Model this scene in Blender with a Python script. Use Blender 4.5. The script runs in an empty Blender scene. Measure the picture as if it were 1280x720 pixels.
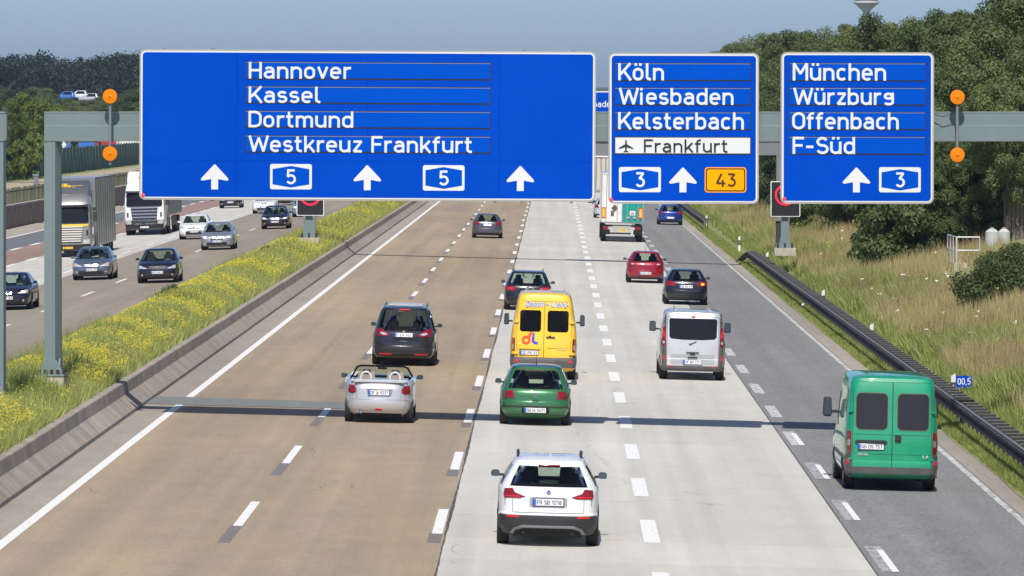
import bpy, bmesh, math, random
import numpy as np
from mathutils import Vector, Matrix

# ------------------------------------------------------------------ camera, world, sun, exposure
SC = bpy.context.scene
COL = SC.collection
FPX = 7028.0                 # focal length in pixels of a 1280 px wide frame
CAMZ = 7.6
cam_data = bpy.data.cameras.new("camera")
cam = bpy.data.objects.new("camera", cam_data)
COL.objects.link(cam)
cam.location = (0, 0, CAMZ)
cam.rotation_euler = (math.radians(90), 0, 0)
cam_data.sensor_width = 36.0
cam_data.lens = FPX / 1280.0 * 36.0
cam_data.shift_x = -52.0 / 1280.0
cam_data.shift_y = -220.0 / 1280.0
cam_data.clip_start = 1.0
cam_data.clip_end = 30000.0
SC.camera = cam

SUN_EL = math.atan(1 / 0.82)
SUN_DX = 0.05                # the light travels this much to the right for one unit forward
W = bpy.data.worlds.new("World")
SC.world = W
W.use_nodes = True
wn = W.node_tree.nodes
wl = W.node_tree.links
bg = wn["Background"]
sky = wn.new("ShaderNodeTexSky")
sky.sky_type = 'NISHITA'
sky.sun_disc = False
sky.sun_elevation = SUN_EL
# sun stands behind the camera (towards -Y), slightly left; Nishita rotation 0 = +Y
sky.sun_rotation = math.radians(180) + math.atan(SUN_DX)
sky.altitude = 0
sky.air_density = 0.5
sky.dust_density = 1.0
sky.ozone_density = 5.0
wl.new(sky.outputs[0], bg.inputs[0])
bg.inputs[1].default_value = 0.115

sd = bpy.data.lights.new("sun", 'SUN')
sd.energy = 4.1
sd.angle = math.radians(0.5)
sd.color = (1.0, 0.955, 0.88)
sun = bpy.data.objects.new("sun", sd)
COL.objects.link(sun)
dirv = Vector((SUN_DX, 1.0, -1 / 0.82)).normalized()
sun.rotation_euler = dirv.to_track_quat('-Z', 'Y').to_euler()
sun.location = (0, 0, 60)

SC.view_settings.view_transform = 'Standard'
SC.view_settings.look = 'None'
SC.view_settings.exposure = 0.25
SC.view_settings.gamma = 1.0
SC.render.engine = 'CYCLES'
SC.cycles.transparent_max_bounces = 24
SC.cycles.max_bounces = 6
SC.cycles.volume_bounces = 0

random.seed(7)
RNG = np.random.default_rng(11)

# ------------------------------------------------------------------ places
K = 0.027                    # crossfall of the near carriageway
def zr(x):                   # height of the right carriageway (and its verge)
    return -K * x
def zl(x):                   # height of the left carriageway
    return 0.25 + K * (x + 15.0)
def PX(px, d):
    return (px - 692.0) * d / FPX
def PZ(py, d):
    return CAMZ - (py - 140.0) * d / FPX
def right_at(px, py):        # pixel (of the 1280x720 photograph) -> point on the right carriageway
    u = (px - 692.0) / (py - 140.0)
    x = u * CAMZ / (1 - K * u)
    return x, (CAMZ - zr(x)) * FPX / (py - 140.0)
def left_at(px, py):
    u = (px - 692.0) / (py - 140.0)
    x = 6.945 * u / (1 + K * u)
    return x, (CAMZ - zl(x)) * FPX / (py - 140.0)

# ------------------------------------------------------------------ materials
MATS = {}
def new_mat(name):
    m = bpy.data.materials.new(name)
    m.use_nodes = True
    nt = m.node_tree
    return m, nt, nt.nodes["Principled BSDF"]

def mat(name, col, rough=0.6, metal=0.0, coat=0.0, spec=0.5, noise=0.0, nscale=8.0, bump=0.0, col2=None, emit=None, emit_s=0.0, stretch=None):
    if name in MATS:
        return MATS[name]
    m, nt, p = new_mat(name)
    p.inputs["Roughness"].default_value = rough
    p.inputs["Metallic"].default_value = metal
    p.inputs["Coat Weight"].default_value = coat
    p.inputs["Coat Roughness"].default_value = 0.05
    p.inputs["Specular IOR Level"].default_value = spec
    c = (*col, 1)
    if noise > 0 or col2 is not None:
        tc = nt.nodes.new("ShaderNodeTexCoord")
        mp = nt.nodes.new("ShaderNodeMapping")
        if stretch: mp.inputs["Scale"].default_value = stretch
        nz = nt.nodes.new("ShaderNodeTexNoise")
        nz.inputs["Scale"].default_value = nscale
        nz.inputs["Detail"].default_value = 6
        nz.inputs["Roughness"].default_value = 0.65
        nt.links.new(tc.outputs["Object"], mp.inputs[0])
        nt.links.new(mp.outputs[0], nz.inputs["Vector"])
        cr = nt.nodes.new("ShaderNodeValToRGB")
        cr.color_ramp.elements[0].position = 0.32
        cr.color_ramp.elements[1].position = 0.68
        a = col2 if col2 is not None else tuple(max(0, v * (1 - noise)) for v in col)
        b = col if col2 is not None else tuple(v * (1 + noise) for v in col)
        cr.color_ramp.elements[0].color = (*a, 1)
        cr.color_ramp.elements[1].color = (*b, 1)
        nt.links.new(nz.outputs["Fac"], cr.inputs[0])
        nt.links.new(cr.outputs[0], p.inputs["Base Color"])
        if bump > 0:
            bp = nt.nodes.new("ShaderNodeBump")
            bp.inputs["Strength"].default_value = bump
            bp.inputs["Distance"].default_value = 0.02
            nt.links.new(nz.outputs["Fac"], bp.inputs["Height"])
            nt.links.new(bp.outputs[0], p.inputs["Normal"])
    else:
        p.inputs["Base Color"].default_value = c
    if emit:
        p.inputs["Emission Color"].default_value = (*emit, 1)
        p.inputs["Emission Strength"].default_value = emit_s
    MATS[name] = m
    return m

def paint(name, col, metal=0.0, rough=0.35, dirt=0.0):
    """car paint: base + clear coat, with a trace of road film"""
    m = mat(name, col, rough=rough, metal=metal, coat=0.9, noise=0.05 + dirt, nscale=1.5)
    return m

def road_mat(name, base, tint, streak=0.25, grain=0.25, joints=None, cracks=True, patchy=0.18, slab=0.0, xo=0.0):
    """worn road surface: tyre tracks along the lane, blotches, grain, optional slab joints"""
    m, nt, p = new_mat(name)
    N, L = nt.nodes, nt.links
    p.inputs["Roughness"].default_value = 0.85
    p.inputs["Specular IOR Level"].default_value = 0.35
    tc = N.new("ShaderNodeTexCoord")
    def noise(scale, sx, sy, det=5, rough=0.6):
        mp = N.new("ShaderNodeMapping"); mp.inputs["Scale"].default_value = (sx, sy, 1)
        L.new(tc.outputs["Object"], mp.inputs[0])
        nz = N.new("ShaderNodeTexNoise"); nz.inputs["Scale"].default_value = scale
        nz.inputs["Detail"].default_value = det; nz.inputs["Roughness"].default_value = rough
        L.new(mp.outputs[0], nz.inputs["Vector"])
        return nz.outputs["Fac"]
    def math_(op, a, b=None, clamp=False):
        n = N.new("ShaderNodeMath"); n.operation = op; n.use_clamp = clamp
        for i, v in enumerate((a, b)):
            if v is None: continue
            if isinstance(v, (int, float)): n.inputs[i].default_value = v
            else: L.new(v, n.inputs[i])
        return n.outputs[0]
    def ramp(v, p0, c0, p1, c1):
        r = N.new("ShaderNodeMapRange"); r.inputs[1].default_value = p0; r.inputs[2].default_value = p1
        r.inputs[3].default_value = c0; r.inputs[4].default_value = c1
        L.new(v, r.inputs[0]); return r.outputs[0]
    longi = ramp(noise(1.0, 1.6, 0.012, 3), 0.3, 1 - streak, 0.7, 1 + streak)
    big = ramp(noise(1.0, 0.12, 0.03, 4), 0.3, 1 - patchy, 0.7, 1 + patchy)
    fine = ramp(noise(14.0, 1, 1, 2), 0.25, 1 - grain, 0.75, 1 + grain)
    mid = ramp(noise(1.3, 1, 0.35, 5), 0.3, 1 - patchy * .6, 0.7, 1 + patchy * .6)
    v = math_('MULTIPLY', math_('MULTIPLY', longi, big), math_('MULTIPLY', fine, mid))
    if slab > 0:
        sep = N.new("ShaderNodeSeparateXYZ"); L.new(tc.outputs["Object"], sep.inputs[0])
        fy = math_('FRACT', math_('DIVIDE', sep.outputs[1], slab))
        jt = math_('LESS_THAN', fy, 0.012)
        v = math_('MULTIPLY', v, math_('SUBTRACT', 1.0, math_('MULTIPLY', jt, 0.14)))
        wn_ = N.new("ShaderNodeTexWhiteNoise"); wn_.noise_dimensions = '1D'
        L.new(math_('FLOOR', math_('DIVIDE', sep.outputs[1], slab)), wn_.inputs["W"])
        v = math_('MULTIPLY', v, ramp(wn_.outputs["Value"], 0, 0.955, 1, 1.03))
    if cracks:
        vo = N.new("ShaderNodeTexVoronoi"); vo.feature = 'DISTANCE_TO_EDGE'
        mp = N.new("ShaderNodeMapping"); mp.inputs["Scale"].default_value = (0.22, 0.05, 1)
        nz = N.new("ShaderNodeTexNoise"); nz.inputs["Scale"].default_value = 0.6
        mx = N.new("ShaderNodeMix"); mx.data_type = 'VECTOR'; mx.inputs[0].default_value = 0.12
        L.new(tc.outputs["Object"], mp.inputs[0]); L.new(tc.outputs["Object"], nz.inputs["Vector"])
        L.new(mp.outputs[0], mx.inputs[4]); L.new(nz.outputs["Color"], mx.inputs[5])
        L.new(mx.outputs[1], vo.inputs["Vector"]); vo.inputs["Scale"].default_value = 1.0
        ck = math_('LESS_THAN', vo.outputs["Distance"], 0.0035)
        msk = math_('GREATER_THAN', noise(0.35, 1, .4, 2), 0.56)
        v = math_('MULTIPLY', v, math_('SUBTRACT', 1.0, math_('MULTIPLY', math_('MULTIPLY', ck, msk), 0.22)))
    mixc = N.new("ShaderNodeMix"); mixc.data_type = 'RGBA'
    L.new(ramp(noise(1.0, 0.5, 0.045, 4), 0.35, 0, 0.65, 1), mixc.inputs[0])
    mixc.inputs[6].default_value = (*base, 1); mixc.inputs[7].default_value = (*tint, 1)
    vm = N.new("ShaderNodeVectorMath"); vm.operation = 'SCALE'
    L.new(mixc.outputs[2], vm.inputs[0]); L.new(v, vm.inputs["Scale"])
    L.new(vm.outputs[0], p.inputs["Base Color"])
    bp = N.new("ShaderNodeBump"); bp.inputs["Strength"].default_value = 0.25; bp.inputs["Distance"].default_value = 0.01
    L.new(fine, bp.inputs["Height"]); L.new(bp.outputs[0], p.inputs["Normal"])
    MATS[name] = m
    return m

def line_mat(name, col, wear, under=(0.30, 0.285, 0.26)):
    """road paint, worn through in places to the surface below"""
    m, nt, p = new_mat(name)
    N, L = nt.nodes, nt.links
    g = N.new("ShaderNodeNewGeometry")
    nz = N.new("ShaderNodeTexNoise"); nz.inputs["Scale"].default_value = 7; nz.inputs["Detail"].default_value = 7
    nz.inputs["Roughness"].default_value = 0.75
    mp = N.new("ShaderNodeMapping"); mp.inputs["Scale"].default_value = (1, 0.35, 1)
    L.new(g.outputs["Position"], mp.inputs[0]); L.new(mp.outputs[0], nz.inputs["Vector"])
    cr = N.new("ShaderNodeValToRGB")
    cr.color_ramp.elements[0].position = wear - 0.05; cr.color_ramp.elements[1].position = wear + 0.08
    cr.color_ramp.elements[0].color = (*under, 1); cr.color_ramp.elements[1].color = (*col, 1)
    L.new(nz.outputs["Fac"], cr.inputs[0]); L.new(cr.outputs[0], p.inputs["Base Color"])
    p.inputs["Roughness"].default_value = 0.6
    MATS[name] = m
    return m

def glass_mat(name, tint=(0.6, 0.68, 0.64)):
    m = bpy.data.materials.new(name); m.use_nodes = True
    nt = m.node_tree; nt.nodes.clear()
    out = nt.nodes.new("ShaderNodeOutputMaterial")
    tr = nt.nodes.new("ShaderNodeBsdfTransparent"); tr.inputs[0].default_value = (*tint, 1)
    gl = nt.nodes.new("ShaderNodeBsdfGlossy"); gl.inputs["Roughness"].default_value = 0.04
    gl.inputs[0].default_value = (0.9, 0.95, 1, 1)
    fr = nt.nodes.new("ShaderNodeFresnel")
    ge = nt.nodes.new("ShaderNodeNewGeometry")      # a thin pane reflects alike from both sides
    mr = nt.nodes.new("ShaderNodeMapRange"); mr.inputs[3].default_value = 1.45; mr.inputs[4].default_value = 1 / 1.45
    nt.links.new(ge.outputs["Backfacing"], mr.inputs[0]); nt.links.new(mr.outputs[0], fr.inputs[0])
    mx = nt.nodes.new("ShaderNodeMixShader")
    nt.links.new(fr.outputs[0], mx.inputs[0]); nt.links.new(tr.outputs[0], mx.inputs[1]); nt.links.new(gl.outputs[0], mx.inputs[2])
    nt.links.new(mx.outputs[0], out.inputs[0])
    MATS[name] = m
    return m

def leaf_mat(name, c1, c2, trans=0.35, nscale=0.25):
    """foliage: colour varies by clump, by tree and by leaf"""
    m = bpy.data.materials.new(name); m.use_nodes = True
    nt = m.node_tree; N, L = nt.nodes, nt.links
    N.clear()
    out = N.new("ShaderNodeOutputMaterial")
    g = N.new("ShaderNodeNewGeometry"); oi = N.new("ShaderNodeObjectInfo")
    nz = N.new("ShaderNodeTexNoise"); nz.inputs["Scale"].default_value = nscale; nz.inputs["Detail"].default_value = 4
    L.new(g.outputs["Position"], nz.inputs["Vector"])
    a = N.new("ShaderNodeMath"); a.operation = 'MULTIPLY_ADD'; a.inputs[1].default_value = 1.6; a.inputs[2].default_value = -0.75
    L.new(nz.outputs["Fac"], a.inputs[0])
    b = N.new("ShaderNodeMath"); b.operation = 'MULTIPLY_ADD'; b.inputs[1].default_value = 0.55
    L.new(oi.outputs["Random"], b.inputs[0]); L.new(a.outputs[0], b.inputs[2])
    c = N.new("ShaderNodeMath"); c.operation = 'MULTIPLY_ADD'; c.inputs[1].default_value = 0.45; c.use_clamp = True
    L.new(g.outputs["Random Per Island"], c.inputs[0]); L.new(b.outputs[0], c.inputs[2])
    mx = N.new("ShaderNodeMix"); mx.data_type = 'RGBA'
    mx.inputs[6].default_value = (*c1, 1); mx.inputs[7].default_value = (*c2, 1)
    L.new(c.outputs[0], mx.inputs[0])
    df = N.new("ShaderNodeBsdfPrincipled"); df.inputs["Roughness"].default_value = 0.55; df.inputs["Specular IOR Level"].default_value = 0.3
    tl = N.new("ShaderNodeBsdfTranslucent")
    L.new(mx.outputs[2], df.inputs["Base Color"]); L.new(mx.outputs[2], tl.inputs[0])
    ms = N.new("ShaderNodeMixShader"); ms.inputs[0].default_value = trans
    L.new(df.outputs[0], ms.inputs[1]); L.new(tl.outputs[0], ms.inputs[2]); L.new(ms.outputs[0], out.inputs[0])
    MATS[name] = m
    return m

# ------------------------------------------------------------------ objects
def tag(o, label=None, cat=None, group=None, kind=None):
    if label: o["label"] = label
    if cat: o["category"] = cat
    if group: o["group"] = group
    if kind: o["kind"] = kind
    return o

def empty(name, loc, label, cat, group=None, rot=(0, 0, 0)):
    o = bpy.data.objects.new(name, None)
    COL.objects.link(o)
    o.location = loc
    o.rotation_euler = rot
    o.empty_display_size = 0.3
    return tag(o, label, cat, group)

def link_mesh(name, me, parent=None, loc=(0, 0, 0), rot=(0, 0, 0), label=None):
    o = bpy.data.objects.new(name, me)
    COL.objects.link(o)
    o.parent = parent
    o.location = loc
    o.rotation_euler = rot
    if label: o["label"] = label
    return o

def copy_tree(o, parent=None):
    c = o.copy()
    COL.objects.link(c)
    c.parent = parent
    for ch in list(o.children):
        copy_tree(ch, c)
    return c

class MB:
    """collects vertices and faces, then becomes ONE mesh object"""
    def __init__(s):
        s.v = []; s.f = []
    def box(s, c, sz, rot=None, taper=None, bev=0.0):
        hx, hy, hz = sz[0] / 2, sz[1] / 2, sz[2] / 2
        tx, ty = taper if taper else (1, 1)
        pts = [(-hx, -hy, -hz), (hx, -hy, -hz), (hx, hy, -hz), (-hx, hy, -hz),
               (-hx * tx, -hy * ty, hz), (hx * tx, -hy * ty, hz), (hx * tx, hy * ty, hz), (-hx * tx, hy * ty, hz)]
        fs = [(0, 3, 2, 1), (4, 5, 6, 7), (0, 1, 5, 4), (1, 2, 6, 5), (2, 3, 7, 6), (3, 0, 4, 7)]
        s.add(pts, fs, c, rot)
        return s
    def add(s, pts, fs, c=(0, 0, 0), rot=None):
        b = len(s.v)
        for p in pts:
            p = Vector(p)
            if rot is not None: p = rot @ p
            s.v.append((p[0] + c[0], p[1] + c[1], p[2] + c[2]))
        for f in fs: s.f.append(tuple(i + b for i in f))
        return s
    def cyl(s, p0, p1, r0, r1=None, n=12, caps=True):
        r1 = r0 if r1 is None else r1
        p0 = Vector(p0); p1 = Vector(p1)
        q = (p1 - p0).to_track_quat('Z', 'Y').to_matrix()
        b = len(s.v)
        for p, r in ((p0, r0), (p1, r1)):
            for i in range(n):
                a = 2 * math.pi * i / n
                v = p + q @ Vector((r * math.cos(a), r * math.sin(a), 0))
                s.v.append(tuple(v))
        for i in range(n):
            j = (i + 1) % n
            s.f.append((b + i, b + j, b + n + j, b + n + i))
        if caps:
            s.f.append(tuple(b + i for i in reversed(range(n))))
            s.f.append(tuple(b + n + i for i in range(n)))
        return s
    def tube(s, pts, r, n=6):
        for a, b in zip(pts, pts[1:]): s.cyl(a, b, r, r, n)
        return s
    def prism(s, poly, axis, a0, a1):
        """poly: 2D outline; axis 'x','y' or 'z' = extrusion axis. 2D coords are the two others in order"""
        b = len(s.v); n = len(poly)
        for a in (a0, a1):
            for (u, v) in poly:
                s.v.append({'x': (a, u, v), 'y': (u, a, v), 'z': (u, v, a)}[axis])
        s.f.append(tuple(b + i for i in range(n)))
        s.f.append(tuple(b + n + i for i in reversed(range(n))))
        for i in range(n):
            j = (i + 1) % n
            s.f.append((b + i, b + n + i, b + n + j, b + j))
        return s
    def mesh(s, name, m, smooth=None):
        me = bpy.data.meshes.new(name)
        me.from_pydata(s.v, [], s.f)
        bm = bmesh.new(); bm.from_mesh(me)
        bmesh.ops.recalc_face_normals(bm, faces=bm.faces)
        bm.to_mesh(me); bm.free()
        if m: me.materials.append(m)
        if smooth is not None:
            me.shade_smooth()
            me.set_sharp_from_angle(angle=math.radians(smooth))
        return me
    def build(s, name, m, parent=None, loc=(0, 0, 0), rot=(0, 0, 0), smooth=None, label=None):
        return link_mesh(name, s.mesh(name, m, smooth), parent, loc, rot, label)

def rrect(w, h, r, n=5):
    """rounded rectangle outline centred on 0,0"""
    pts = []
    for cx, cy, a0 in ((w / 2 - r, h / 2 - r, 0), (-w / 2 + r, h / 2 - r, 90), (-w / 2 + r, -h / 2 + r, 180), (w / 2 - r, -h / 2 + r, 270)):
        for i in range(n + 1):
            a = math.radians(a0 + 90 * i / n)
            pts.append((cx + r * math.cos(a), cy + r * math.sin(a)))
    return pts

def np_mesh(name, verts, faces_n, m, parent=None):
    """verts (n,3) array, every face takes faces_n consecutive vertices"""
    me = bpy.data.meshes.new(name)
    n = len(verts); nf = n // faces_n
    me.vertices.add(n); me.vertices.foreach_set("co", np.asarray(verts, dtype=np.float32).ravel())
    me.loops.add(n); me.loops.foreach_set("vertex_index", np.arange(n, dtype=np.int32))
    me.polygons.add(nf)
    me.polygons.foreach_set("loop_start", np.arange(0, n, faces_n, dtype=np.int32))
    me.polygons.foreach_set("loop_total", np.full(nf, faces_n, dtype=np.int32))
    me.update(calc_edges=True)
    me.materials.append(m)
    return link_mesh(name, me, parent)

# ------------------------------------------------------------------ a round-cornered road-sign alphabet drawn with strokes
def arc(cx, cy, rx, ry, a0, a1, n=8):
    return [(cx + rx * math.cos(math.radians(a0 + (a1 - a0) * i / n)), cy + ry * math.sin(math.radians(a0 + (a1 - a0) * i / n))) for i in range(n + 1)]
c_ = 0.07
X_ = 0.73 - c_
def ring(cx, w, y0, y1, r=None):
    r = r or w
    h = r * 1.05
    return arc(cx, y1 - h, w, h, 90, 180, 6) + arc(cx, y0 + h, w, h, 180, 270, 6) + arc(cx, y0 + h, w, h, 270, 360, 6) + arc(cx, y1 - h, w, h, 0, 90, 6)
G = {
 ' ': (0.30, []),
 'H': (.66, [[(.07, 0), (.07, 1)], [(.57, 0), (.57, 1)], [(.07, .5), (.57, .5)]]),
 'K': (.66, [[(.07, 0), (.07, 1)], [(.60, 1), (.12, .36)], [(.27, .58), (.63, 0)]]),
 'D': (.66, [[(.07, 0), (.07, 1)], [(.07, .93), (.3, .93)] + arc(.3, .66, .28, .27, 90, 0) + [(.58, .34)] + arc(.3, .34, .28, .27, 0, -90) + [(.07, .07)]]),
 'W': (.98, [[(.05, 1), (.26, .04), (.49, .86), (.72, .04), (.93, 1)]]),
 'F': (.58, [[(.07, 0), (.07, 1)], [(.07, .93), (.55, .93)], [(.07, .5), (.48, .5)]]),
 'M': (.78, [[(.07, 0), (.07, .98), (.38, .40), (.69, .98), (.69, 0)]]),
 'O': (.68, [ring(.33, .26, .07, .93)]),
 'S': (.60, [arc(.29, .70, .21, .23, 25, 90, 4) + arc(.29, .715, .22, .215, 90, 250, 9) + arc(.30, .29, .23, .22, 70, -90, 9) + arc(.30, .29, .24, .22, -90, -160, 4)]),
 'R': (.64, [[(.07, 0), (.07, 1)], [(.07, .93), (.33, .93)] + arc(.33, .70, .22, .23, 90, -90) + [(.07, .47)], [(.30, .47), (.58, 0)]]),
 'B': (.62, [[(.07, 0), (.07, 1)], [(.07, .93), (.33, .93)] + arc(.33, .72, .19, .21, 90, -90) + [(.07, .51)], [(.33, .51)] + arc(.33, .29, .22, .22, 90, -90) + [(.07, .07)]]),
 'G': (.66, [arc(.32, .68, .25, .25, 20, 180, 9) + arc(.32, .32, .25, .25, 180, 360, 9) + [(.57, .47), (.34, .47)]]),
 'L': (.56, [[(.07, 1), (.07, .07), (.52, .07)]]),
 'P': (.62, [[(.07, 0), (.07, 1)], [(.07, .93), (.33, .93)] + arc(.33, .68, .23, .25, 90, -90) + [(.07, .43)]]),
 'A': (.70, [[(.05, 0), (.33, .97), (.61, 0)], [(.14, .28), (.52, .28)]]),
 'I': (.24, [[(.09, 0), (.09, 1)]]),
 'U': (.66, [[(.07, 1), (.07, .33)] + arc(.32, .32, .25, .25, 180, 360, 9) + [(.57, 1)]]),
 'a': (.58, [[(.10, .58)] + arc(.27, .48, .19, .18, 135, 0, 7) + [(.46, 0)], [(.46, .42), (.26, .42)] + arc(.25, .245, .18, .175, 90, 270, 9) + [(.30, .07), (.46, .17)]]),
 'n': (.59, [[(.07, 0), (.07, .73)], [(.07, .44)] + arc(.28, .46, .205, .20, 165, 0, 8) + [(.485, 0)]]),
 'h': (.59, [[(.07, 0), (.07, 1)], [(.07, .44)] + arc(.28, .46, .205, .20, 165, 0, 8) + [(.485, 0)]]),
 'm': (.88, [[(.07, 0), (.07, .73)], [(.07, .46)] + arc(.25, .48, .175, .18, 165, 0, 8) + [(.425, 0)], [(.425, .46)] + arc(.60, .48, .175, .18, 165, 0, 8) + [(.775, 0)]]),
 'u': (.59, [[(.485, 0), (.485, .73)], [(.485, .28)] + arc(.275, .27, .205, .20, -15, -180, 8) + [(.07, .73)]]),
 'ü': (.59, [[(.485, 0), (.485, .73)], [(.485, .28)] + arc(.275, .27, .205, .20, -15, -180, 8) + [(.07, .73)], [(.16, .85), (.16, 1)], [(.39, .85), (.39, 1)]]),
 'o': (.59, [ring(.27, .20, .07, .66)]),
 'ö': (.59, [ring(.27, .20, .07, .66), [(.16, .85), (.16, 1)], [(.38, .85), (.38, 1)]]),
 'v': (.54, [[(.04, .73), (.25, .04), (.46, .73)]]),
 'e': (.58, [[(.08, .37), (.47, .37)] + arc(.27, .45, .20, .21, 0, 180, 9) + arc(.27, .28, .20, .21, 180, 315, 8)]),
 'r': (.40, [[(.07, 0), (.07, .73)], [(.07, .42)] + arc(.28, .45, .205, .21, 165, 65, 6)]),
 's': (.51, [arc(.24, .51, .17, .15, 25, 90, 4) + arc(.235, .515, .165, .145, 90, 250, 8) + arc(.245, .225, .175, .155, 70, -90, 8) + arc(.245, .225, .185, .155, -90, -160, 4)]),
 'l': (.30, [[(.07, 1), (.07, .24)] + arc(.22, .22, .15, .15, 180, 270, 5) + [(.26, .07)]]),
 't': (.40, [[(.14, .95), (.14, .24)] + arc(.29, .22, .15, .15, 180, 270, 5) + [(.35, .07)], [(.0, .66), (.33, .66)]]),
 'f': (.40, [[(.14, 0), (.14, .78)] + arc(.29, .78, .15, .15, 180, 90, 5) + [(.36, .93)], [(.0, .66), (.34, .66)]]),
 'k': (.56, [[(.07, 0), (.07, 1)], [(.47, .73), (.11, .26)], [(.22, .42), (.50, 0)]]),
 'z': (.50, [[(.05, .66), (.43, .66), (.07, .07), (.46, .07)]]),
 'd': (.59, [[(.485, 0), (.485, 1)], [(.485, .47)] + arc(.275, .46, .205, .20, 20, 180, 8) + arc(.275, .27, .205, .20, 180, 340, 8)]),
 'b': (.59, [[(.07, 0), (.07, 1)], [(.07, .47)] + arc(.28, .46, .205, .20, 160, 0, 8) + arc(.28, .27, .205, .20, 0, -160, 8)]),
 'c': (.53, [arc(.27, .46, .20, .20, 40, 180, 8) + arc(.27, .27, .20, .20, 180, 320, 8)]),
 'g': (.59, [arc(.28, .52, .18, .14, 0, 360, 14), [(.485, .73), (.485, .16)] + arc(.29, .16, .195, .11, 0, -160, 8)]),
 'p': (.59, [[(.07, -.2), (.07, .73)], [(.07, .47)] + arc(.28, .46, .205, .20, 160, 0, 8) + arc(.28, .27, .205, .20, 0, -160, 8)]),
 'i': (.24, [[(.07, 0), (.07, .73)], [(.07, .85), (.07, 1)]]),
 '-': (.44, [[(.02, .42), (.36, .42)]]),
 '+': (.60, [[(.05, .42), (.51, .42)], [(.28, .20), (.28, .64)]]),
 ',': (.26, [[(.12, .12), (.04, -.14)]]),
 '0': (.62, [ring(.28, .22, .07, .93)]),
 '1': (.44, [[(.05, .70), (.28, .95), (.28, 0)]]),
 '2': (.62, [arc(.27, .69, .21, .24, 160, -20, 9) + [(.07, .07), (.52, .07)]]),
 '3': (.62, [[(.05, .93), (.46, .93), (.24, .58)] + arc(.27, .325, .22, .255, 90, -150, 12)]),
 '4': (.66, [[(.36, .98), (.06, .26), (.60, .26)], [(.43, .52), (.43, 0)]]),
 '5': (.62, [[(.48, .93), (.11, .93), (.09, .50)] + arc(.26, .335, .23, .265, 120, -150, 12)]),
 '7': (.60, [[(.04, .93), (.50, .93), (.20, 0)]]),
 '8': (.62, [ring(.28, .19, .51, .93), ring(.28, .22, .07, .51)]),
 '9': (.62, [ring(.28, .21, .42, .93), [(.49, .70), (.28, .0)]]),
}
G.update({
 'E': (.58, [[(.52, .93), (.07, .93), (.07, .07), (.52, .07)], [(.07, .5), (.46, .5)]]),
 'C': (.60, [arc(.31, .68, .24, .25, 15, 180, 9) + arc(.31, .32, .24, .25, 180, 345, 9)]),
 'T': (.60, [[(.02, .93), (.54, .93)], [(.28, .93), (.28, 0)]]),
 'V': (.62, [[(.04, 1), (.29, .03), (.54, 1)]]),
 'X': (.62, [[(.05, 1), (.53, 0)], [(.53, 1), (.05, 0)]]),
 'Z': (.60, [[(.05, .93), (.50, .93), (.06, .07), (.52, .07)]]),
 'J': (.50, [[(.36, 1), (.36, .30)] + arc(.19, .30, .17, .23, 0, -150, 8)]),
 '6': (.62, [ring(.28, .21, .07, .58), [(.07, .32), (.30, 1)]]),
})
def strip(path, hw):
    """centre line -> quad strip with mitred joints, left/right points"""
    pts = [Vector((p[0], p[1])) for p in path]
    q = [pts[0]]
    for p in pts[1:]:
        if (p - q[-1]).length > 1e-6: q.append(p)
    closed = len(q) > 3 and (q[0] - q[-1]).length < 1e-4
    if closed: q = q[:-1]
    n = len(q); L = []; R = []
    for i in range(n):
        if closed: a, b = q[i - 1], q[(i + 1) % n]
        else: a, b = q[max(i - 1, 0)], q[min(i + 1, n - 1)]
        d0 = (q[i] - a).normalized() if (q[i] - a).length > 0 else (b - q[i]).normalized()
        d1 = (b - q[i]).normalized() if (b - q[i]).length > 0 else d0
        t = (d0 + d1)
        t = t.normalized() if t.length > 1e-3 else d0
        nrm = Vector((-t.y, t.x))
        k = hw / max(0.72, abs(nrm.dot(Vector((-d0.y, d0.x)))))
        L.append(q[i] + nrm * k); R.append(q[i] - nrm * k)
    return L, R, closed

def split_sharp(pts, ext):
    """break a stroke at its sharp corners, so that every leg keeps its full width"""
    out = []; cur = [Vector(pts[0])]
    for i in range(1, len(pts)):
        p = Vector(pts[i])
        if (p - cur[-1]).length < 1e-6: continue
        cur.append(p)
        if i < len(pts) - 1:
            a = (p - cur[-2]).normalized(); b = (Vector(pts[i + 1]) - p)
            if b.length < 1e-6: continue
            b.normalize(); dt = a.dot(b)
            if dt < .45:
                e = ext * (1.0 if dt > -.3 else .25)
                cur[-1] = p + a * e
                out.append(cur); cur = [p - b * e]
    out.append(cur)
    return out
def text_mesh(s, width, height, sw=0.135, slant=0.0, dep=0.0015):
    """letters in the x-z plane, facing -Y, lower left at the origin; flat print"""
    mb = MB(); x = 0.0; adv = 0
    SP = .055
    for ch in s: adv += G[ch][0] + SP
    last = s[-1]
    total = adv - 0.09 - SP
    kx = width / total
    x = 0.0
    k = 0
    for ch in s:
        w, strokes = G[ch]
        for st in [q for st_ in strokes for q in split_sharp([((x + px_ + slant * py_) * kx, py_ * height) for px_, py_ in st_], sw * height / 2)]:
            k += 1
            L, R, closed = strip(st, sw * height / 2)
            y = -0.001 - (k % 4) * dep
            b = len(mb.v); n = len(L)
            for a, c in zip(L, R):
                for p in (a, c):
                    mb.v.append((p.x, y, p.y))
            rng = range(n if closed else n - 1)
            for i in rng:
                j = (i + 1) % n
                mb.f.append((b + 2 * i, b + 2 * i + 1, b + 2 * j + 1, b + 2 * j))
        x += w + SP
    return mb
def text_obj(s, width, height, m, parent, loc, sw=0.145, slant=0.0, name='lettering', rot=(0, 0, 0), dep=0.0015):
    mb = text_mesh(s, width, height, sw, slant, dep)
    me = bpy.data.meshes.new(name); me.from_pydata(mb.v, [], mb.f); me.materials.append(m)
    return link_mesh(name, me, parent, loc, rot)
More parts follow.
